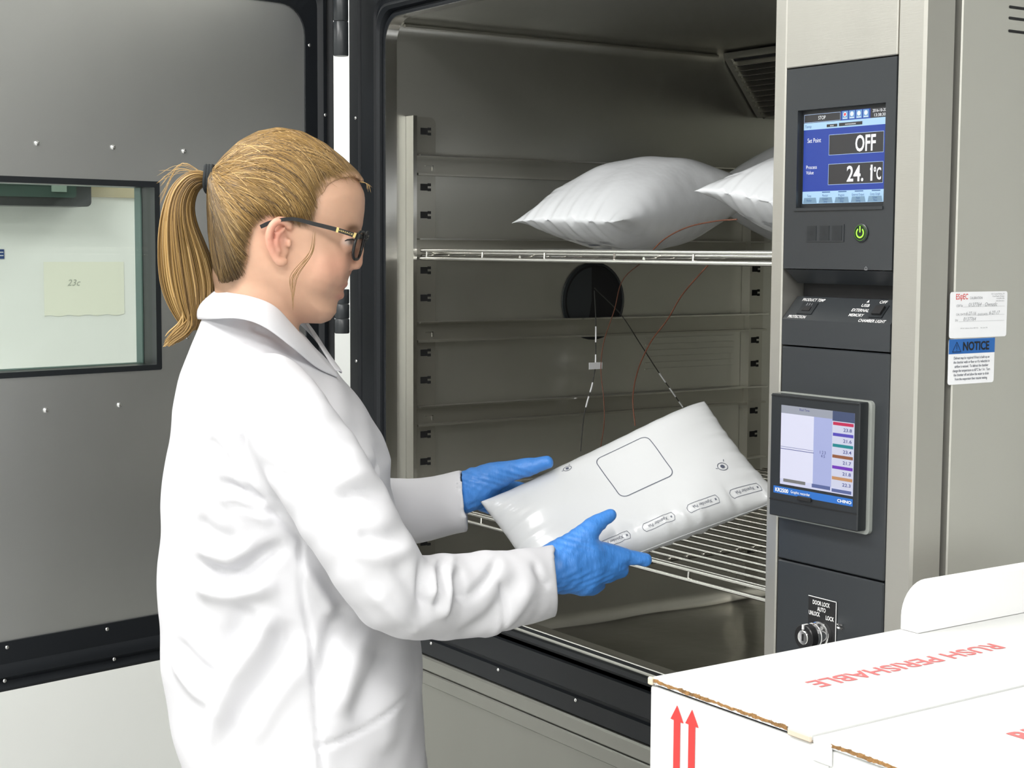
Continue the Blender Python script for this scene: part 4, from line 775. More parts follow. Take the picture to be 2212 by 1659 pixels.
shelf_bag((.315, .335, 1.578), (-.16, .98, 0), .17, .03, .20, .130, .160, 2.1, 'long white pouch at the left of the upper shelf, pointed corner leftward')
shelf_bag((.815, .315, 1.574), (-.06, 1, 0), .03, .17, .190, .132, .150, 5.2, 'white pouch on the upper shelf, front right, cut off by the control column')
shelf_bag((.325, .765, 1.606), (-.10, .99, 0), .0, -.02, .19, .155, .210, 8.4, 'shaded white pouch at the back of the upper shelf, behind the left one')
def wire(nm, pts, r, mt, label, cat, n=40, segs=(), segmt=None):
    P = spline(pts, n); o = obj(nm, MB().tube([tuple(p) for p in P], r, 6), mt, None, 60); tag(o, label, cat)
    for a, c in segs:
        k = [tuple(P[i]) for i in range(int(a*(n-1)), int(c*(n-1))+1)]
        if len(k) > 1: obj('tape_band', MB().tube(k, r*1.5, 6), segmt, o, 60)
    return o
wire('thermocouple_wire', WR['w1'], .0009, K['copper'], 'thin brown wire hanging below the upper shelf, just right of the cable port', 'wire')
wire('thermocouple_wire', WR['w2'], .0012, K['copper'], 'reddish brown wire curving down below the upper shelf, rightmost hanging one', 'wire')
o = wire('sensor_cord', WR['w3'], .0011, K['cord'], 'dark cord with white bands and a white tag hanging straight down from the cable port', 'cord', 90, ((.19, .27), (.35, .43), (.56, .64), (.67, .76)), K['label'])
p = Vector(WR['w3'][3]); b = MB().box(p.x+.001, p.x+.002, p.y-.0165, p.y+.0155, p.z-.0065, p.z+.0065); obj('tag', b, K['label'], o)
wire('sensor_cord', WR['w4'], .0010, K['cord'], 'dark cord with white bands slanting right from the cable port to behind the held pouch', 'cord', 90, ((.62, .68), (.71, .77), (.80, .85)), K['label'])
wire('thermocouple_wire', WR['w5'], .0011, K['copper'], 'brown wire arching over the side of the left pouch on the upper shelf', 'wire')
wire('white_thread', [(.62, .52, .757), (.60, .545, .757), (.575, .55, .757)], .0011, K['label'], 'short white thread lying on the chamber floor', 'thread', 8)
# ================================================================ shipping carton on a cart
BX0, BX1, BY0, BY1, BZ = 1.388, 1.80, -.529, .052, 1.11
cart = thing('steel_cart', (1.6, -.25, 0), 'stainless steel cart carrying the white shipping carton', 'cart')
obj('top_tray', MB().box(1.36, 1.96, -.60, .20, .745, .765, .004), K['steel'], cart); obj('shelf_tray', MB().box(1.36, 1.96, -.60, .20, .25, .265, .004), K['steel'], cart)
for x in (1.38, 1.94):
    for y in (-.58, .18):
        obj('leg', MB().tube([(x, y, .09), (x, y, .745)], .012, 12), K['steel'], cart, 60)
        c_ = obj('caster', MB().lathe((x-.014, y, .046), (1, 0, 0), [(.04, 0), (.046, .004), (.046, .024), (.04, .028)], 20), K['rubber'], cart, 50)
bx = thing('shipping_carton', (1.594, -.24, .765), 'white corrugated shipping carton with red print and brown raw flap edges, lower right', 'carton')
b = MB(); t = .005
b.box(BX0, BX1, BY0, BY0+t, .766, BZ-.0075, .0015); b.box(BX0, BX1, BY1-t, BY1, .766, BZ-.006); b.box(BX0, BX0+t, BY0+t, BY1-t, .766, BZ-.006); b.box(BX1-t, BX1, BY0+t, BY1-t, .766, BZ-.006); b.box(BX0, BX1, BY0, BY1, .7655, .771)
obj('body', b, K['carton'], bx)
XS = 1.594
def flap(x0, x1, dz, tilt):
    n = 40; v = []; f = []
    for j in range(n+1):
        y = BY0-.001+(BY1-BY0)*j/n
        for x in (x0, x1):
            z = BZ+dz+tilt*((x-XS)/.2)
            for h in (-.0045, 0): v.append((x, y, z+h))
    for j in range(n):
        a = 4*j; c = a+4; f += [(a+1, a+3, c+3, c+1), (a, c, c+2, a+2), (a, a+1, c+1, c), (a+2, c+2, c+3, a+3)]
    f += [(0, 2, 3, 1), (4*n, 4*n+1, 4*n+3, 4*n+2)]; m_ = MB(); m_.add(v, f); return m_
fl1 = obj('top_flap', flap(BX0, XS-.0008, 0, 0), K['carton'], bx); fl2 = obj('top_flap', flap(XS+.0006, BX1, -.0015, 0), K['carton'], bx)
def raw_edge(x0, x1, z):
    n = 110; v = []; f = []; rr = random.Random(int(x0*1000))
    u_ = 0; l_ = 0
    for i in range(n+1):
        x = x0+(x1-x0)*i/n; u_ = .7*u_+rr.uniform(-.0005, .0005); l_ = .6*l_+rr.uniform(-.0007, .0007); dy = rr.uniform(-.0012, .0003)
        v += [(x, BY0-.0012+dy, z-.0001+min(u_, .0002)), (x, BY0-.0014+dy, z-.0030+l_*.8), (x, BY0+.004, z-.0030+l_*.8), (x, BY0+.004, z-.0002)]
    for i in range(n):
        a = 4*i
        for k in range(4): f.append((a+k, a+(k+1) % 4, a+4+(k+1) % 4, a+4+k))
    m_ = MB(); m_.add(v, f); return m_
obj('raw_edge', raw_edge(BX0+.006, XS-.028, BZ), K['kraft'], fl1); obj('raw_edge', raw_edge(XS+.020, BX1, BZ-.0015), K['kraft'], fl2)
b = MB(); n = 6; b.box(XS-.0280, XS-.001, BY0-.0026, BY0+.003, BZ-.0068, BZ-.001, .001); obj('crushed_edge', b, mat('pale_kraft', (.62, .52, .42), .9), fl1)
b = MB(); b.box(XS+.002, XS+.022, BY0-.0022, BY0-.001, BZ-.020, BZ-.0022, .0003); b.box(XS-.030, XS+.018, BY0-.0010, BY0+.0, .98, BZ-.014)
obj('tape', b, mat('clear_tape', (.72, .73, .72), .3), bx)
b = MB(); b.box(BX0-.0005, BX0+.006, BY0-.0035, BY0+.001, BZ-.006, BZ+.0012, .0012); obj('torn_corner', b, mat('pale_kraft2', (.66, .58, .46), .9), bx)
BF = Plane((0, BY0, 0), (1, 0, 0), (0, 0, 1)); b = MB()
for cx, zt in ((1.4265, 1.0935), (1.4466, 1.0945)):
    b2 = MB(); BF.poly(b2, [(cx-.0045, .95), (cx+.0045, .95), (cx+.0045, zt-.0145), (cx+.0090, zt-.0145), (cx, zt), (cx-.0090, zt-.0145), (cx-.0045, zt-.0145)], .0006); obj('printed_arrow', b2, K['red'], bx)
T1 = Plane((1.4885, -.2955, BZ), (0, -1, 0), (1, 0, 0)); b = MB(); T1.fit(b, 'RUSH PERISHABLE', -.128, .128, -.0105, .0105, .0004, .018); obj('lettering', b, K['pinkred'], fl1)
T2 = Plane((1.688, -.395, BZ-.0015), (0, 1, 0), (-1, 0, 0)); b = MB(); T2.text(b, 'RUSH PERISHABLE', 0, 0, .0300, .0004, sx=1.0, bold=.03, align='LEFT'); obj('lettering', b, K['pinkred'], fl2)
b = MB(); q = [(-.196, BZ+.0008), (.12, BZ+.0008), (.12, BZ+.049)]+[(-.161-.035*math.sin(math.radians(a)), BZ+.014+.035*math.cos(math.radians(a))) for a in range(0, 91, 10)]
b.prism(q, 0, 1.389, 1.412); tag(obj('foam_slab', b, K['foam'], None, 40), 'white foam slab with one rounded corner, standing on the left edge of the carton', 'foam slab')
# ================================================================ the person
PRZ = math.radians(55.3802)
pe = thing('person', (G['O'][0], G['O'][1], 0), 'person with blonde ponytail, glasses, white lab coat and blue gloves, holding a pouch', 'person', PRZ)
ar = np.array
HP, HR = G['head'], G['hair']
WZ = ([1.38, 1.405, 1.43, 1.46, 1.50, 1.54, 1.66], [.036, .041, .050, .059, .066, .0725, .0745])
def headF(poly_, x, z, y, add, R=None):
    R = np.interp(z.ravel(), [1.405, 1.44, 1.50, 1.54], [.038, .050, .066, .074])[None, None, :]
    xx, zz = np.meshgrid(x.ravel(), z.ravel(), indexing='ij'); D = psdf(poly_, xx.ravel(), zz.ravel()).reshape(xx.shape)[:, None, :]
    W = np.interp(z.ravel(), *WZ)[None, None, :]+add
    g = np.sqrt((y/W)**2+np.maximum(0, 1-np.minimum(D/R, 1))**2); return ((1-g)*.06).astype(np.float32)
def axis(*seg):
    o = []
    for a, b_, h in seg: o += list(np.arange(a, b_-1e-6, h))
    return np.array(o)
X = axis((-.17, -.115, .012), (-.115, .115, .0023), (.115, .19, .012)); Y = axis((-.30, -.088, .012), (-.088, .088, .0023), (.088, .31, .012)); Z = axis((.06, 1.37, .012), (1.37, 1.66, .0023))
V = Vol(X, Y, Z)
sl, x, y, z = V.sub((-.12, -.10, 1.36), (.13, .10, 1.66)); V.put(sl, headF(HP, x, z, y, 0.), .002)
V.chain(G['neck'], .012, sc=(1, 1.08, 1))
# torso, legs and arms under the clothes (one continuous figure)
V.cap((-.01, 0, 1.29, .065), (-.0, 0, 1.0, .09), .04, sc=(1, 1.35, 1)); V.cap((0, 0, 1.0, .10), (.02, 0, .88, .105), .04, sc=(1, 1.4, 1))
for s_ in (-1, 1): V.cap((.02, s_*.085, .86, .078), (.03, s_*.085, .48, .052), .02); V.cap((.03, s_*.085, .48, .050), (-.005, s_*.09, .09, .034), .02)
for ch_ in (G['sleeve_r'], G['sleeve_l']):
    c = [(*p[:3], p[3]*.55) for p in ch_[1:7]]; V.chain([(.0, math.copysign(.07, c[1][1]), 1.29, .035)]+c, .02)
# face
V.chain(G['nose'], .005); 
for s_ in (1, -1):
    a = G['ala'][0]; V.cap((a[0], s_*.0105, a[2]+.001, a[3]), (a[0]+.006, s_*.006, a[2]+.001, .0055), .004)
    e = G['eye'][0]; V.cap((e[0]+.006, s_*.031, e[2], .0155), (e[0]+.010, s_*.036, e[2], .0155), .008, -1)
    V.cap((e[0]-.004, s_*.031, e[2], .0116), (e[0]-.004, s_*.0315, e[2], .0116), .002)
    V.cap((e[0]-.024, s_*.034, e[2]-.032, .013), (e[0]-.034, s_*.042, e[2]-.036, .016), .03)
    lu = [(p[0], s_*p[1], p[2], p[3]) for p in ar(G['lip_u'])*ar([1, -1, 1, 1])]; V.chain(lu, .003)
    lo = [(p[0], s_*p[1], p[2], p[3]) for p in ar(G['lip_l'])*ar([1, -1, 1, 1])]; V.chain(lo, .003)
    fl = ar([1, -s_, 1, 1])
    eb = ar(G['earbase'])*fl; V.cap(eb[0], eb[1], .006, sc=(1, .55, 1.3))
    hx = spline(ar(G['helix'])*fl, 18); V.chain(hx, .0035); V.chain(ar(G['anti'])*fl, .003)
    cn = (ar(G['concha'])*fl)[0]; V.cap((cn[0]+.003, cn[1]-s_*.011, cn[2]+.004, .0085), (cn[0], cn[1]-s_*.011, cn[2]-.006, .007), .003, -1, sc=(.8, .8, 1))
    V.chain([tuple((ar(G['tragus'])*fl)[0]), tuple((ar(G['tragus'])*fl)[0]-ar([0, 0, .004, 0]))], .004)
V.chain(G['phil'], .005) if len(G['phil']) > 1 else None
me, P, Q = V.mesh('body', K['skin'], 2)
ph = P; col = np.tile(ar([.66, .40, .275]), (len(P), 1))
def tint(c, p, s, amt):
    global col
    d = np.sqrt((((P-ar(p))/ar(s))**2).sum(1)); wgt = (np.exp(-d**2)*amt)[:, None]; col = col*(1-wgt)+ar(c)*wgt
e = G['eye'][0]
for s_ in (1, -1):
    tint((.70, .31, .23), (e[0]-.016, s_*.05, e[2]-.030), (.030, .05, .022), .4)
    hx = G['helix'][4]; tint((.72, .26, .20), (hx[0]+.006, s_*.08, hx[2]), (.016, .013, .03), .65)
    tint((.25, .11, .08), (G['concha'][0][0]+.004, s_*.068, G['concha'][0][2]+.002), (.006, .010, .011), .6)
    tint((.30, .19, .12), (e[0]+.003, s_*.030, e[2]+.0175), (.014, .014, .0035), .75)
    tint((.40, .22, .17), (e[0]+.002, s_*.031, e[2]), (.015, .014, .008), .55)
    tint((.55, .50, .47), (e[0]-.001, s_*.043, e[2]-.0005), (.0065, .012, .0032), .8)
    tint((.03, .025, .02), (e[0]+.0025, s_*.042, e[2]-.0003), (.0036, .014, .0036), .97)
tint((.66, .31, .23), (G['nose'][2][0], 0, G['nose'][2][2]), (.012, .02, .010), .35)
l1, l2 = G['lip_u'][0], G['lip_l'][0]
tint((.55, .17, .15), (l1[0]-.002, 0, l1[2]-.002), (.007, .02, .004), .7); tint((.56, .18, .16), (l2[0]-.002, 0, l2[2]), (.007, .02, .0048), .85)
tint((.25, .06, .05), ((l1[0]+l2[0])/2-.006, 0, (l1[2]+l2[2])/2+.001), (.008, .018, .0013), .8)
# hair's shadow painted on the scalp, and darker brown stubble at the nape
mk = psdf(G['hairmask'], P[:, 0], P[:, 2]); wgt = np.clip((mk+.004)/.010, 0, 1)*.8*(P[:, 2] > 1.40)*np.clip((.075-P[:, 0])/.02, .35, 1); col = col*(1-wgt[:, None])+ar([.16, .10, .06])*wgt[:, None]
at = me.color_attributes.new('Col', 'FLOAT_COLOR', 'POINT'); at.data.foreach_set('color', np.hstack([col, np.ones((len(P), 1))]).ravel())
body = obj('body', me, None, pe, local=True)
b = MB()
for s_ in (1, -1):
    b.tube([(e[0]-.0085, s_*.0415, e[2]-.0005), (e[0]-.002, s_*.0432, e[2]+.0028), (e[0]+.004, s_*.0415, e[2]+.0034), (e[0]+.0075, s_*.0375, e[2]+.002)], [.0004, .0009, .001, .0005], 6)
obj('eyelashes', b, K['tie'], body, 60, local=True)
# ---- hair: base cap and combed strands
X = np.arange(-.105, .125, .0028); Y = np.arange(-.09, .0901, .0028); Z = np.arange(1.40, 1.665, .0028); V = Vol(X, Y, Z)
sl, x, y, z = V.sub((-1, -1, 0), (1, 1, 3)); xx, zz = np.meshgrid(X, Z, indexing='ij'); MK = psdf(G['hairmask'], xx.ravel(), zz.ravel()).reshape(xx.shape)[:, None, :]
HF = headF(HR, x, z, y, -.001+.0045*np.clip(MK/.020, 0, 1)); V.F = np.minimum(HF, (MK+0*Y[None, :, None])).astype(np.float32)
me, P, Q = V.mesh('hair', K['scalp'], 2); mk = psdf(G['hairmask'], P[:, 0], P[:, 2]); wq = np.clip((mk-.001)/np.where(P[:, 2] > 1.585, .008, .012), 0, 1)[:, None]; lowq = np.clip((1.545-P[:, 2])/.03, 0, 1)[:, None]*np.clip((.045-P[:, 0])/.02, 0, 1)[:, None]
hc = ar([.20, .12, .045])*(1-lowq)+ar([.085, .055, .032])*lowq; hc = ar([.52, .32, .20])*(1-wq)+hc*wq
at = me.color_attributes.new('Col', 'FLOAT_COLOR', 'POINT'); at.data.foreach_set('color', np.hstack([hc, np.ones((len(P), 1))]).ravel())
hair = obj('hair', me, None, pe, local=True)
def wid(x_, z_, add):
    D = psdf(HR, x_, z_); W = np.interp(z_, *WZ)+add; t = np.clip(D/np.interp(z_, [1.405, 1.44, 1.50, 1.54], [.038, .050, .066, .074]), 0, 1); return W*np.sqrt(np.maximum(0, 1-(1-t)**2)), D
TONES = ar([[.31, .185, .056], [.215, .125, .036], [.135, .076, .023], [.50, .33, .13], [.26, .155, .045], [.085, .048, .016]])
class Strands:
    def __init__(s): s.v = []; s.f = []; s.c = []; s.k = 0
    def add(s, P, r, c, n=4):
        P = np.asarray(P); T = np.gradient(P, axis=0); T /= np.linalg.norm(T, axis=1)[:, None]+1e-9
        a = np.cross(T, ar([.3, 1, .2])); a /= np.linalg.norm(a, axis=1)[:, None]+1e-9; b_ = np.cross(T, a); m_ = len(P)
        rr = r*np.clip(np.minimum(np.linspace(.08, 3.2, m_), np.linspace(6, .35, m_)), 0, 1)
        for q in range(n):
            an = 2*math.pi*q/n; s.v.append(P+(a*math.cos(an)+b_*math.sin(an))*rr[:, None])
        i = np.arange(m_-1)
        for q in range(n):
            q2 = (q+1) % n; s.f.append(np.stack([s.k+q*m_+i, s.k+q2*m_+i, s.k+q2*m_+i+1, s.k+q*m_+i+1], 1))
        s.c.append(np.tile(c, (m_*n, 1))); s.k += m_*n
    def mesh(s, name, mt):
        P = np.concatenate(s.v); me = npmesh(name, P, np.concatenate(s.f), mt); C_ = np.concatenate(s.c)
        at = me.color_attributes.new('Col', 'FLOAT_COLOR', 'POINT'); at.data.foreach_set('color', np.hstack([C_, np.ones((len(C_), 1))]).ravel()); return me
HL = spline(ar(G['hairline']), 260); tie = ar([G['tie'][0]+.004, G['tie'][2]])
seg = np.r_[0, np.cumsum(np.linalg.norm(np.diff(HL, axis=0), axis=1))]; seg /= seg[-1]
ST = Strands(); cen = ar([.0, 1.555])
for k in range(3600):
    u = RNG.random(); side = -1 if RNG.random() < .68 else 1
    s0 = ar([np.interp(u, seg, HL[:, 0]), np.interp(u, seg, HL[:, 1])])+RNG.normal(0, .0015, 2)
    n_ = 22; t = np.linspace(0, 1, n_); end = tie+ar([RNG.normal(0, .003), RNG.normal(0, .009)])
    rank = u
    # control point: upper strands ride over the crown, lower ones sag gently
    q = RNG.random(); jit = RNG.normal(1, .07)
    L = np.interp(u, [0, .10, .22, .34, .42, .50, .60, .75, .88, 1], [.072, .058, .046, .032, .020, .008, -.002, -.010, -.008, -.002])*jit
    if u < .08: L = .072*(.30+.72*q); s0 = s0+ar([-.04*RNG.random()**3, 0])
    dvec = end-s0; nrm_ = ar([-dvec[1], dvec[0]])/(np.linalg.norm(dvec)+1e-9)
    if nrm_[1] < 0 and u < .75: nrm_ = -nrm_
    if u >= .75: nrm_ = ar([-.6, .8]); L = .006+.012*q*(1 if u > .85 else .5)
    s0 = s0+(end-s0)*(abs(RNG.normal(0, .06)) if RNG.random() < .6 else RNG.uniform(0, .35))+nrm_*L*.0
    c1 = s0+dvec*.22+nrm_*L*1.30; c2 = s0+dvec*.70+nrm_*L*.95
    xz = ((1-t)**3)[:, None]*s0+(3*t*(1-t)**2)[:, None]*c1+(3*t*t*(1-t))[:, None]*c2+(t**3)[:, None]*end
    # keep inside the head outline
    W_, D = wid(xz[:, 0], xz[:, 1], .0045)
    ed = psdf(G['hairmask'], xz[:, 0], xz[:, 1]); thin = .0042*(1-np.clip(ed/.018, 0, 1))
    for it in range(2):
        bad = D < .0012
        if bad.any(): xz[bad] += (cen-xz[bad])*(.0012-D[bad, None]).clip(0, .03)/np.linalg.norm(cen-xz[bad], axis=1)[:, None]; W_, D = wid(xz[:, 0], xz[:, 1], .0045)
    wob = .0006*np.sin(t*9+RNG.random()*6)
    yy = side*(W_-thin+RNG.uniform(-.0005, .0018)+wob); pull = np.clip((t-.80)/.2, 0, 1); yy = yy*(1-pull)+yy*.35*pull
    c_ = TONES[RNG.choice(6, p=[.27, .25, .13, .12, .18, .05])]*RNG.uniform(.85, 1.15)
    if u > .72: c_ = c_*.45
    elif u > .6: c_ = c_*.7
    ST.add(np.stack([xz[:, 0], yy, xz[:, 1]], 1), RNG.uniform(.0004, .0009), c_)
# fine loose hairs in front of the ear and at the forehead
E_ = G['concha'][0]
for k in range(7):
    o_ = RNG.normal(0, .0015, 3); a = RNG.uniform(.6, 1)
    ST.add(spline([ar([E_[0]+.040, -.074, E_[2]+.012])+o_, ar([E_[0]+.036, -.079, E_[2]-.014])+o_, ar([E_[0]+.018-.006*k/7, -.077, E_[2]-.042])+o_, ar([E_[0]+.012, -.071, E_[2]-.085*a])+o_], 18), .00035, TONES[0]*.9)
for k in range(10):
    a = ar([HL[0][0], RNG.normal(0, .012), HL[0][1]]); ST.add(spline([a-ar([.008, 0, -.004]), a+ar([.003, 0, .002]), a+ar([RNG.uniform(.003, .010), RNG.normal(0, .004), RNG.uniform(-.010, .0)])], 7), .0002, TONES[3])
hs = obj('strands', ST.mesh('strands', K['hair']), None, hair, local=True); hs['kind'] = 'stuff'
# ---- ponytail
po, pi_ = ar(G['pt_out']), ar(G['pt_in']); PT = Strands()
n_ = 30; A, B = spline(po, n_), spline(pi_, n_)
t = np.linspace(0, 1, n_)
for k in range(1400):
    th = RNG.random()*2*math.pi; rr_ = RNG.random()**.35; u = .5+.5*math.cos(th)*rr_; yo = math.sin(th)*rr_
    end = int(n_*RNG.uniform(.86, 1.0)) if RNG.random() < .7 else n_
    dr = RNG.normal(0, .05)*t; uu = np.clip(u+dr, -.02, 1.02)[:, None]
    xz = A*(1-uu)+B*uu; dep = np.interp(t, [0, .1, .4, .8, 1], [.011, .018, .027, .022, .008])
    yy = yo*dep+.001*np.sin(5*t+k)
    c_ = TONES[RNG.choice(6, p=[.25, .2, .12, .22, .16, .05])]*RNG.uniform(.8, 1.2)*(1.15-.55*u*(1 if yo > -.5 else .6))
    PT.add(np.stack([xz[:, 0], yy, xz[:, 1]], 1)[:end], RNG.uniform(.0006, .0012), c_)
Wp = spline(ar(G['wisp']), 16)
for k in range(90):
    o_ = RNG.normal(0, .0045, 2)*np.linspace(1, .55, 16)[:, None]; PT.add(np.stack([Wp[:, 0]+o_[:, 0], np.full(16, RNG.normal(-.008, .006)), Wp[:, 1]+o_[:, 1]], 1)[:int(RNG.integers(11, 17))], .0011, TONES[RNG.choice([0, 1, 3])])
for k in range(14):
    a = ar([G['tie'][0]-.01, RNG.normal(0, .01), G['tie'][2]+.008]); PT.add(spline([a, a+ar([-.03, 0, RNG.uniform(-.002, .012)]), a+ar([-.055, 0, RNG.uniform(-.04, .01)])], 10), .00025, TONES[3])
pt_ = obj('ponytail', PT.mesh('ponytail', K['hair']), None, pe, local=True)
b = MB(); tx_, tz_ = G['tie'][0], G['tie'][2]
for k, dx in enumerate((-.0050, -.0015, .0020)): 
    cx_ = tx_+dx; pts = [(cx_+.0006*math.sin(3*a), .0150*math.cos(a), tz_+.0005+.0160*math.sin(a)) for a in [2*math.pi*i/28 for i in range(29)]]; b.tube(pts, .0030, 7, False)
obj('hair_tie', b, K['tie'], pe, 180, local=True, label='black fabric hair tie')
# ---- glasses
gl = MB(); tp = spline(ar(G['temple']), 24); v = []; f = []
def ribbon(P, h, w_):
    m_ = MB(); P = np.asarray(P); T = np.gradient(P, axis=0); T /= np.linalg.norm(T, axis=1)[:, None]; up = np.cross(T, ar([0, 1, 0])); up /= np.linalg.norm(up, axis=1)[:, None]; sd = np.cross(T, up); k = len(P)
    hh = np.broadcast_to(h, (k,)); v = []
    for i in range(k):
        for a, c in ((1, 1), (1, -1), (-1, -1), (-1, 1)): v.append(P[i]+up[i]*a*hh[i]/2+sd[i]*c*w_/2)
    f = [(4*i+j, 4*i+(j+1) % 4, 4*i+4+(j+1) % 4, 4*i+4+j) for i in range(k-1) for j in range(4)]+[(0, 1, 2, 3), tuple(range(4*k-4, 4*k))]; m_.add(v, f); return m_
glo = thing('glasses', (0, 0, 0), 'black rimmed glasses with a gold band on the temple, worn by the person', 'glasses')
glo.location = Wm(pe) @ Vector(G['lens'][0]); glo.rotation_euler = (0, 0, PRZ); PW[glo.name] = Matrix.Translation(glo.location) @ Matrix.Rotation(PRZ, 4, 'Z')
def gobj(nm, mb, mt, sm=None):
    mb.v = [tuple(Wm(pe) @ Vector(p)) for p in mb.v]; return obj(nm, mb, mt, glo, sm)
for s_ in (1, -1):
    fl = ar([1, s_, 1]); hh = np.interp(np.linspace(0, 1, 24), [0, .1, .3, 1], [.0045, .005, .0042, .0056])
    tm = gobj('temple', ribbon(tp*fl, hh, .0022), K['black_plastic'])
    gd = ar(G['gold'])*fl
    for q in (0, 2): d_ = gd[q+1]-gd[q]; P_ = [gd[q]+d_*i/2-ar([0, s_*.0001, 0]) for i in range(3)]; gobj('gold_band', ribbon(P_, .0062, .0032), K['gold'])
    # rim (closed loop) and lens
    L0 = ar(G['lens'][0])*fl; br = ar(G['bridge'][0])*fl; lz = .0240
    loop = []
    for i in range(28):
        a = 2*math.pi*i/28; ca, sa = math.cos(a), math.sin(a); su = abs(ca)**.75*(1 if ca > 0 else -1); sv = abs(sa)**.75*(1 if sa > 0 else -1)
        cy_ = s_*.036; yy = cy_+su*.0255*(1); zz = -.0165+sv*.0170
        xx = G['lens'][0][0]-.002+.0055*(1-((abs(yy))/.064)**2)+.22*zz
        loop.append((xx, yy, L0[2]+zz+.004))
    gobj('rim', MB().tube(loop+[loop[0], loop[1]], .0019, 7, False), K['black_plastic'], 180)
    m_ = MB(); m_.add([tuple(ar(p)) for p in loop], [tuple(range(28))]); gobj('lens', m_, K['lens'])
    gobj('hinge', ribbon([tp[-1]*fl, ar([loop[9 if s_ < 0 else 5][0], s_*.0615, tp[-1][2]-.001])], .006, .003), K['black_plastic'])
br = G['lens'][0]; gobj('bridge', MB().tube([(br[0]+.0025, -.0115, br[2]-.006), (br[0]+.0050, 0, br[2]-.003), (br[0]+.0025, .0115, br[2]-.006)], .0017, 8), K['black_plastic'], 60)
m_ = MB(); g0 = ar(G['gold'][1]); g1 = ar(G['gold'][2]); u_ = (g1-g0)/np.linalg.norm(g1-g0); tv, tf = text2d('VERSACE', .0030, sx=1.5); up_ = np.cross(u_, ar([0, 1, 0])); up_ = up_ if up_[2] > 0 else -up_
m_.add([tuple((g0+g1)/2+u_*a+up_*c+ar([0, -.0016, 0])) for a, c in tv], tf); gobj('temple_lettering', m_, K['gold'])
# ---- lab coat
zb, xb = ar(G['back'])[::-1, 1], ar(G['back'])[::-1, 0]; zf, xf = ar(G['front'])[::-1, 1], ar(G['front'])[::-1, 0]
h_ = .0042
X = np.arange(-.20, .42, h_); Y = np.arange(-.305, .315, h_); Z = np.arange(.52, 1.45, h_); V = Vol(X, Y, Z)
def lerpx(zv, za, xa, low): 
    r = np.interp(zv, za, xa); return r
xB = np.interp(Z, zb, xb); xF = np.interp(Z, zf, xf)
lowm = Z < zb[0]; xB = np.where(lowm, xb[0]+(zb[0]-Z)*(-.06), xB); lowm = Z < zf[0]; xF = np.where(lowm, xf[0]+(zf[0]-Z)*.10, xF)
bw = np.interp(Z, [.5, .80, .93, 1.05, 1.15, 1.25, 1.30, 1.335, 1.36, 1.385, 1.41, 1.45], [.235, .205, .185, .165, .170, .178, .176, .160, .125, .085, .064, .055])
cx_ = (xB+xF)/2; ax_ = np.maximum((xF-xB)/2, .01)
x, y, z = X[:, None, None], Y[None, :, None], Z[None, None, :]
ex = np.interp(Z, [1.0, 1.3, 1.4], [2.35, 2.3, 2.0])[None, None, :]
g_ = (np.abs((x-cx_)/ax_)**ex+np.abs(y/bw)**ex)**(1/ex); base = ((1-g_)*np.minimum(ax_, bw)).astype(np.float32); V.F = base
# flat-cut hem, neck opening
V.F = np.minimum(V.F, (z-.56+0*x+0*y).astype(np.float32))
sr = spline(ar(G['sleeve_r']), 22); slv = spline(ar(G['sleeve_l']), 18)
def endcap(c, extra=.03):
    d_ = (c[-1][:3]-c[-3][:3]); d_ /= np.linalg.norm(d_); e_ = c[-1].copy(); e_[:3] += d_*extra; return np.vstack([c, e_]), d_
sr2, dr_ = endcap(sr); sl2, dl_ = endcap(slv)
W2 = Vol(X, Y, Z); W2.chain(sr2, .004); W2.F = np.minimum(W2.F, -((x-(sr[-1][0]+.006))*.995+(y-sr[-1][1])*0+(z-sr[-1][2])*.02).astype(np.float32)+0*y.astype(np.float32)); A_ = W2.F
h2 = np.maximum(.014-np.abs(V.F-A_), 0)/.014; V.F = np.maximum(V.F, A_)+h2*h2*.0035
W2 = Vol(X, Y, Z); W2.chain(sl2, .004); W2.F = np.minimum(W2.F, -((x-(slv[-1][0]+.003))+(z-slv[-1][2])*.09+0*y).astype(np.float32)); A_ = W2.F
h2 = np.maximum(.014-np.abs(V.F-A_), 0)/.014; V.F = np.maximum(V.F, A_)+h2*h2*.0035
# hollow cuffs
for c, d_ in ((sr, dr_), (slv, dl_)):
    a = c[-2].copy(); e_ = c[-1].copy(); a[3] -= .006; e_[3] -= .006; e_[:3] += d_*.05; a[:3] = c[-1][:3]-d_*.02; V.cap(a, e_, .002, -1)
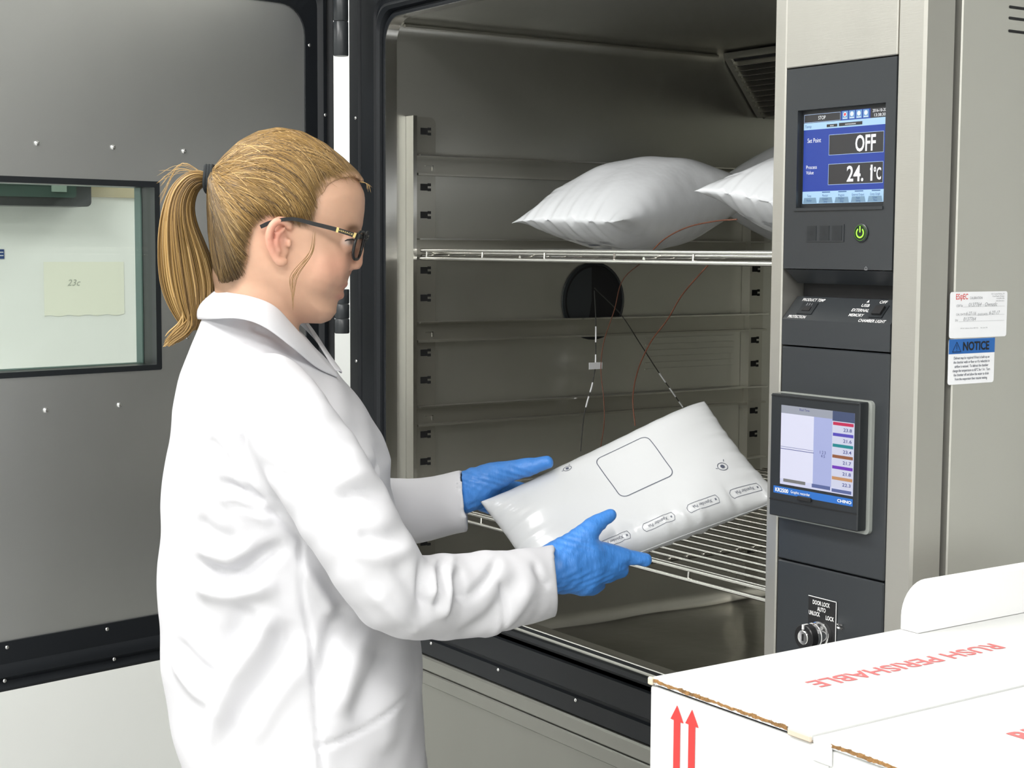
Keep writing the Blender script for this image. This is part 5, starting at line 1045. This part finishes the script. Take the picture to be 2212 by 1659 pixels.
# neck hole
nk = G['neck']; V.cap((nk[1][0], 0, nk[1][2]-.01, nk[1][3]+.004), (nk[0][0], 0, nk[0][2]+.12, nk[0][3]+.016), .004, -1, sc=(1, 1.1, 1))
del W2, A_, h2, base, g_
me, P, Q = V.mesh('lab_coat', K['coat'], 3); del V
def strokes(me, lst, seam=False):
    P = getv(me); N = getn(me); D = np.zeros(len(P)); side = np.clip(-N[:, 1]*1.6, 0, 1)
    for it in lst:
        if seam: poly_, yy = it; amp, sig = -.0040, .0032
        else: poly_, yy, am, sg = it; amp, sig = am*.001, sg*.001
        c = spline(poly_, 24); pa, pb_ = c[:-1], c[1:]
        lo, hi = c.min(0)-4*sig, c.max(0)+4*sig; m_ = (P[:, 0] > lo[0]) & (P[:, 0] < hi[0]) & (P[:, 2] > lo[1]) & (P[:, 2] < hi[1]) & (side > 0) & (np.abs(P[:, 1]-yy) < .13)
        ix = np.where(m_)[0]
        if not len(ix): continue
        q = P[ix][:, [0, 2]]; best = np.full(len(ix), 1e9); bt = np.zeros(len(ix))
        for i in range(len(pa)):
            e_ = pb_[i]-pa[i]; t = np.clip(((q-pa[i])@e_)/(e_@e_+1e-12), 0, 1); d = np.linalg.norm(q-pa[i]-t[:, None]*e_, axis=1); u = d < best; best[u] = d[u]; bt[u] = (i+t[u])/len(pa)
        tap = np.clip(np.minimum(bt, 1-bt)*5+ (1 if seam else .12), 0, 1)
        D[ix] += amp*np.exp(-(best/sig)**2)*tap*side[ix]
    return P, N, D
P, N, D = strokes(me, G['folds'])
D *= 1.5
D += .0016*np.sin(P[:, 0]*38+P[:, 2]*21+np.sin(P[:, 1]*17))*np.sin(P[:, 2]*27-P[:, 1]*22)+.0008*np.sin(P[:, 0]*90-P[:, 2]*60+P[:, 1]*40)
setv(me, P+N*D[:, None]); P, N, D = strokes(me, G['seams'], True); setv(me, P+N*D[:, None])
coat = obj('lab_coat', me, None, pe, local=True, label='white cotton lab coat')
# collar: a folded band round the neck running down into the lapel
ct, cb = spline(G['collar_top'], 24), spline(G['collar_bot'], 24); b = MB(); v = []; rows = 7
for s_ in (-1, 1):
    v = []
    for i in range(24):
        for j in range(rows):
            t = j/(rows-1); p = ct[i]*(1-t)+cb[i]*t; out = .010*math.sin(math.pi*t)*(.4+.6*(1-i/23)); q = p.copy(); c0 = ar([.0-.02, 0, q[2]]); dv = q-c0; dv[2] = 0; dv /= np.linalg.norm(dv)+1e-9
            q = q+dv*(out+.002+.004*t); v.append((q[0], q[1]*(-s_), q[2]))
    f = [(i*rows+j, (i+1)*rows+j, (i+1)*rows+j+1, i*rows+j+1) for i in range(23) for j in range(rows-1)]; b.add(v, f)
cm = mesh('collar', b, K['coat'], 180); cl = obj('collar', cm, None, coat, local=True); md = cl.modifiers.new('s', 'SOLIDIFY'); md.thickness = .0028; md.offset = 1; md = cl.modifiers.new('b', 'SUBSURF'); md.levels = md.render_levels = 1
# ---- gloves with separate fingers
def glove(g, lo, hi, cuff, name, seed, xcut):
    h = .0016; X = np.arange(lo[0], hi[0], h); Y = np.arange(lo[1], hi[1], h); Z = np.arange(lo[2], hi[2], h); V = Vol(X, Y, Z)
    for c in g['palm']: V.chain(spline(c, 6) if len(c) > 2 else c, .012)
    V.cap(cuff[0], cuff[1], .012)
    for nm in ('index', 'middle', 'ring', 'pinky', 'thumb'):
        W2 = Vol(X, Y, Z)
        for c in g[nm]: W2.chain(spline(c, 7) if len(c) > 2 else c, .003)
        k = .007 if nm != 'thumb' else .012; h2 = np.maximum(k-np.abs(V.F-W2.F), 0)/k; V.F = np.maximum(V.F, W2.F)+h2*h2*k*.25
    V.F = np.minimum(V.F, (X-xcut)[:, None, None]+0*V.F).astype(np.float32)
    me, P, Q = V.mesh(name, K['glove'], 2); P = getv(me); N = getn(me)
    wr = np.sin(P[:, 0]*210+14*np.sin(P[:, 2]*60+seed)+P[:, 1]*80)*np.sin(P[:, 2]*90+P[:, 0]*40+seed)
    near = np.exp(-((P-ar(cuff[0])[:3])**2).sum(1)/.05**2)
    D = .00045*wr+.0006*near*np.sin(P[:, 0]*420-P[:, 2]*160+3*np.sin(P[:, 2]*120)); setv(me, P+N*D[:, None]); return obj(name, me, None, pe, local=True)
c = G['sleeve_r'][-1]; q = G['hr']['palm'][0][0]
glove(G['hr'], (.28, -.10, 1.03), (.50, .10, 1.20), ((q[0], q[1], q[2], .026), (q[0]-.045, q[1]-.012, q[2]-.004, .029)), 'glove', 1., sr[-1][0]-.015)
q = G['hl']['palm'][0][0]
glove(G['hl'], (.18, .08, 1.12), (.42, .30, 1.28), ((q[0], q[1], q[2]-.004, .0225), (q[0]-.05, q[1], q[2]-.018, .024)), 'glove', 4., slv[-1][0]-.001)
# ---- trousers and shoes (below the frame)
X = np.arange(-.14, .16, .01); Y = np.arange(-.2, .201, .01); Z = np.arange(.07, .92, .01); V = Vol(X, Y, Z)
V.cap((0, 0, .88, .105), (.01, 0, .80, .10), .02, sc=(1, 1.45, 1))
for s_ in (-1, 1): V.cap((.02, s_*.085, .84, .088), (.03, s_*.085, .48, .064), .02); V.cap((.03, s_*.085, .48, .064), (-.005, s_*.09, .10, .052), .02)
me, P, Q = V.mesh('trousers', K['denim'], 2); obj('trousers', me, None, pe, local=True)
for s_ in (-1, 1):
    X = np.arange(-.10, .22, .008); Y = np.arange(-.06, .061, .008); Z = np.arange(-.03, .13, .008); V = Vol(X, Y, Z)
    V.cap((-.03, 0, .045, .036), (.13, 0, .035, .036), .02, sc=(1, 1, 1)); V.cap((-.01, 0, .05, .038), (-.01, 0, .10, .038), .02); V.F = np.minimum(V.F, (Z-.002)[None, None, :]).astype(np.float32)
    me, P, Q = V.mesh('shoe', K['shoe'], 1); P = getv(me); P[:, 1] += s_*.09; setv(me, P); obj('shoe', me, None, pe, local=True)
# ================================================================ ceiling lamps
WHERE = ('above the space before the chamber door', 'above the shipping carton', 'behind the viewer on the left', 'behind the viewer on the right', 'above the white cabinet', 'beyond the chamber by the back wall', 'on the far right of the room')
for i, (x, y, p) in enumerate(LIGHTS):
    t = thing('ceiling_lamp', (x, y, 2.95), 'recessed fluorescent ceiling lamp ' + WHERE[i], 'lamp', 0, 'ceiling lamps')
    b = MB(); b.box(x-.62, x+.62, y-.32, y-.30, 2.925, 2.95); b.box(x-.62, x+.62, y+.30, y+.32, 2.925, 2.95); b.box(x-.62, x-.60, y-.30, y+.30, 2.925, 2.95); b.box(x+.60, x+.62, y-.30, y+.30, 2.925, 2.95); obj('frame', b, K['white_paint'], t)
    b = MB(); b.box(x-.60, x+.60, y-.30, y+.30, 2.940, 2.9495); obj('diffuser', b, emat('diffuser', (1, .98, .95), 6., (.8, .8, .8)), t)

# ================================================================ tidy: separate pieces become parts, fine print stays joined
for o in list(bpy.data.objects):
    n_ = o.name.split('.')[0]
    if o.type != 'MESH': continue
    if n_ in ('screen_bar', 'switch', 'rocker', 'lock_pin', 'indicator', 'screen_icon', 'screen_tab', 'screen_field', 'printed_emblem', 'spacer_stub', 'levelling_foot', 'louvre_opening'): split_loose(o)
    elif any(k in n_ for k in ('lettering', 'printed_name', 'printed_text', 'handwriting', 'power_symbol', 'power_ring', 'indicator_mark', 'screen_outline')): o['kind'] = 'stuff'
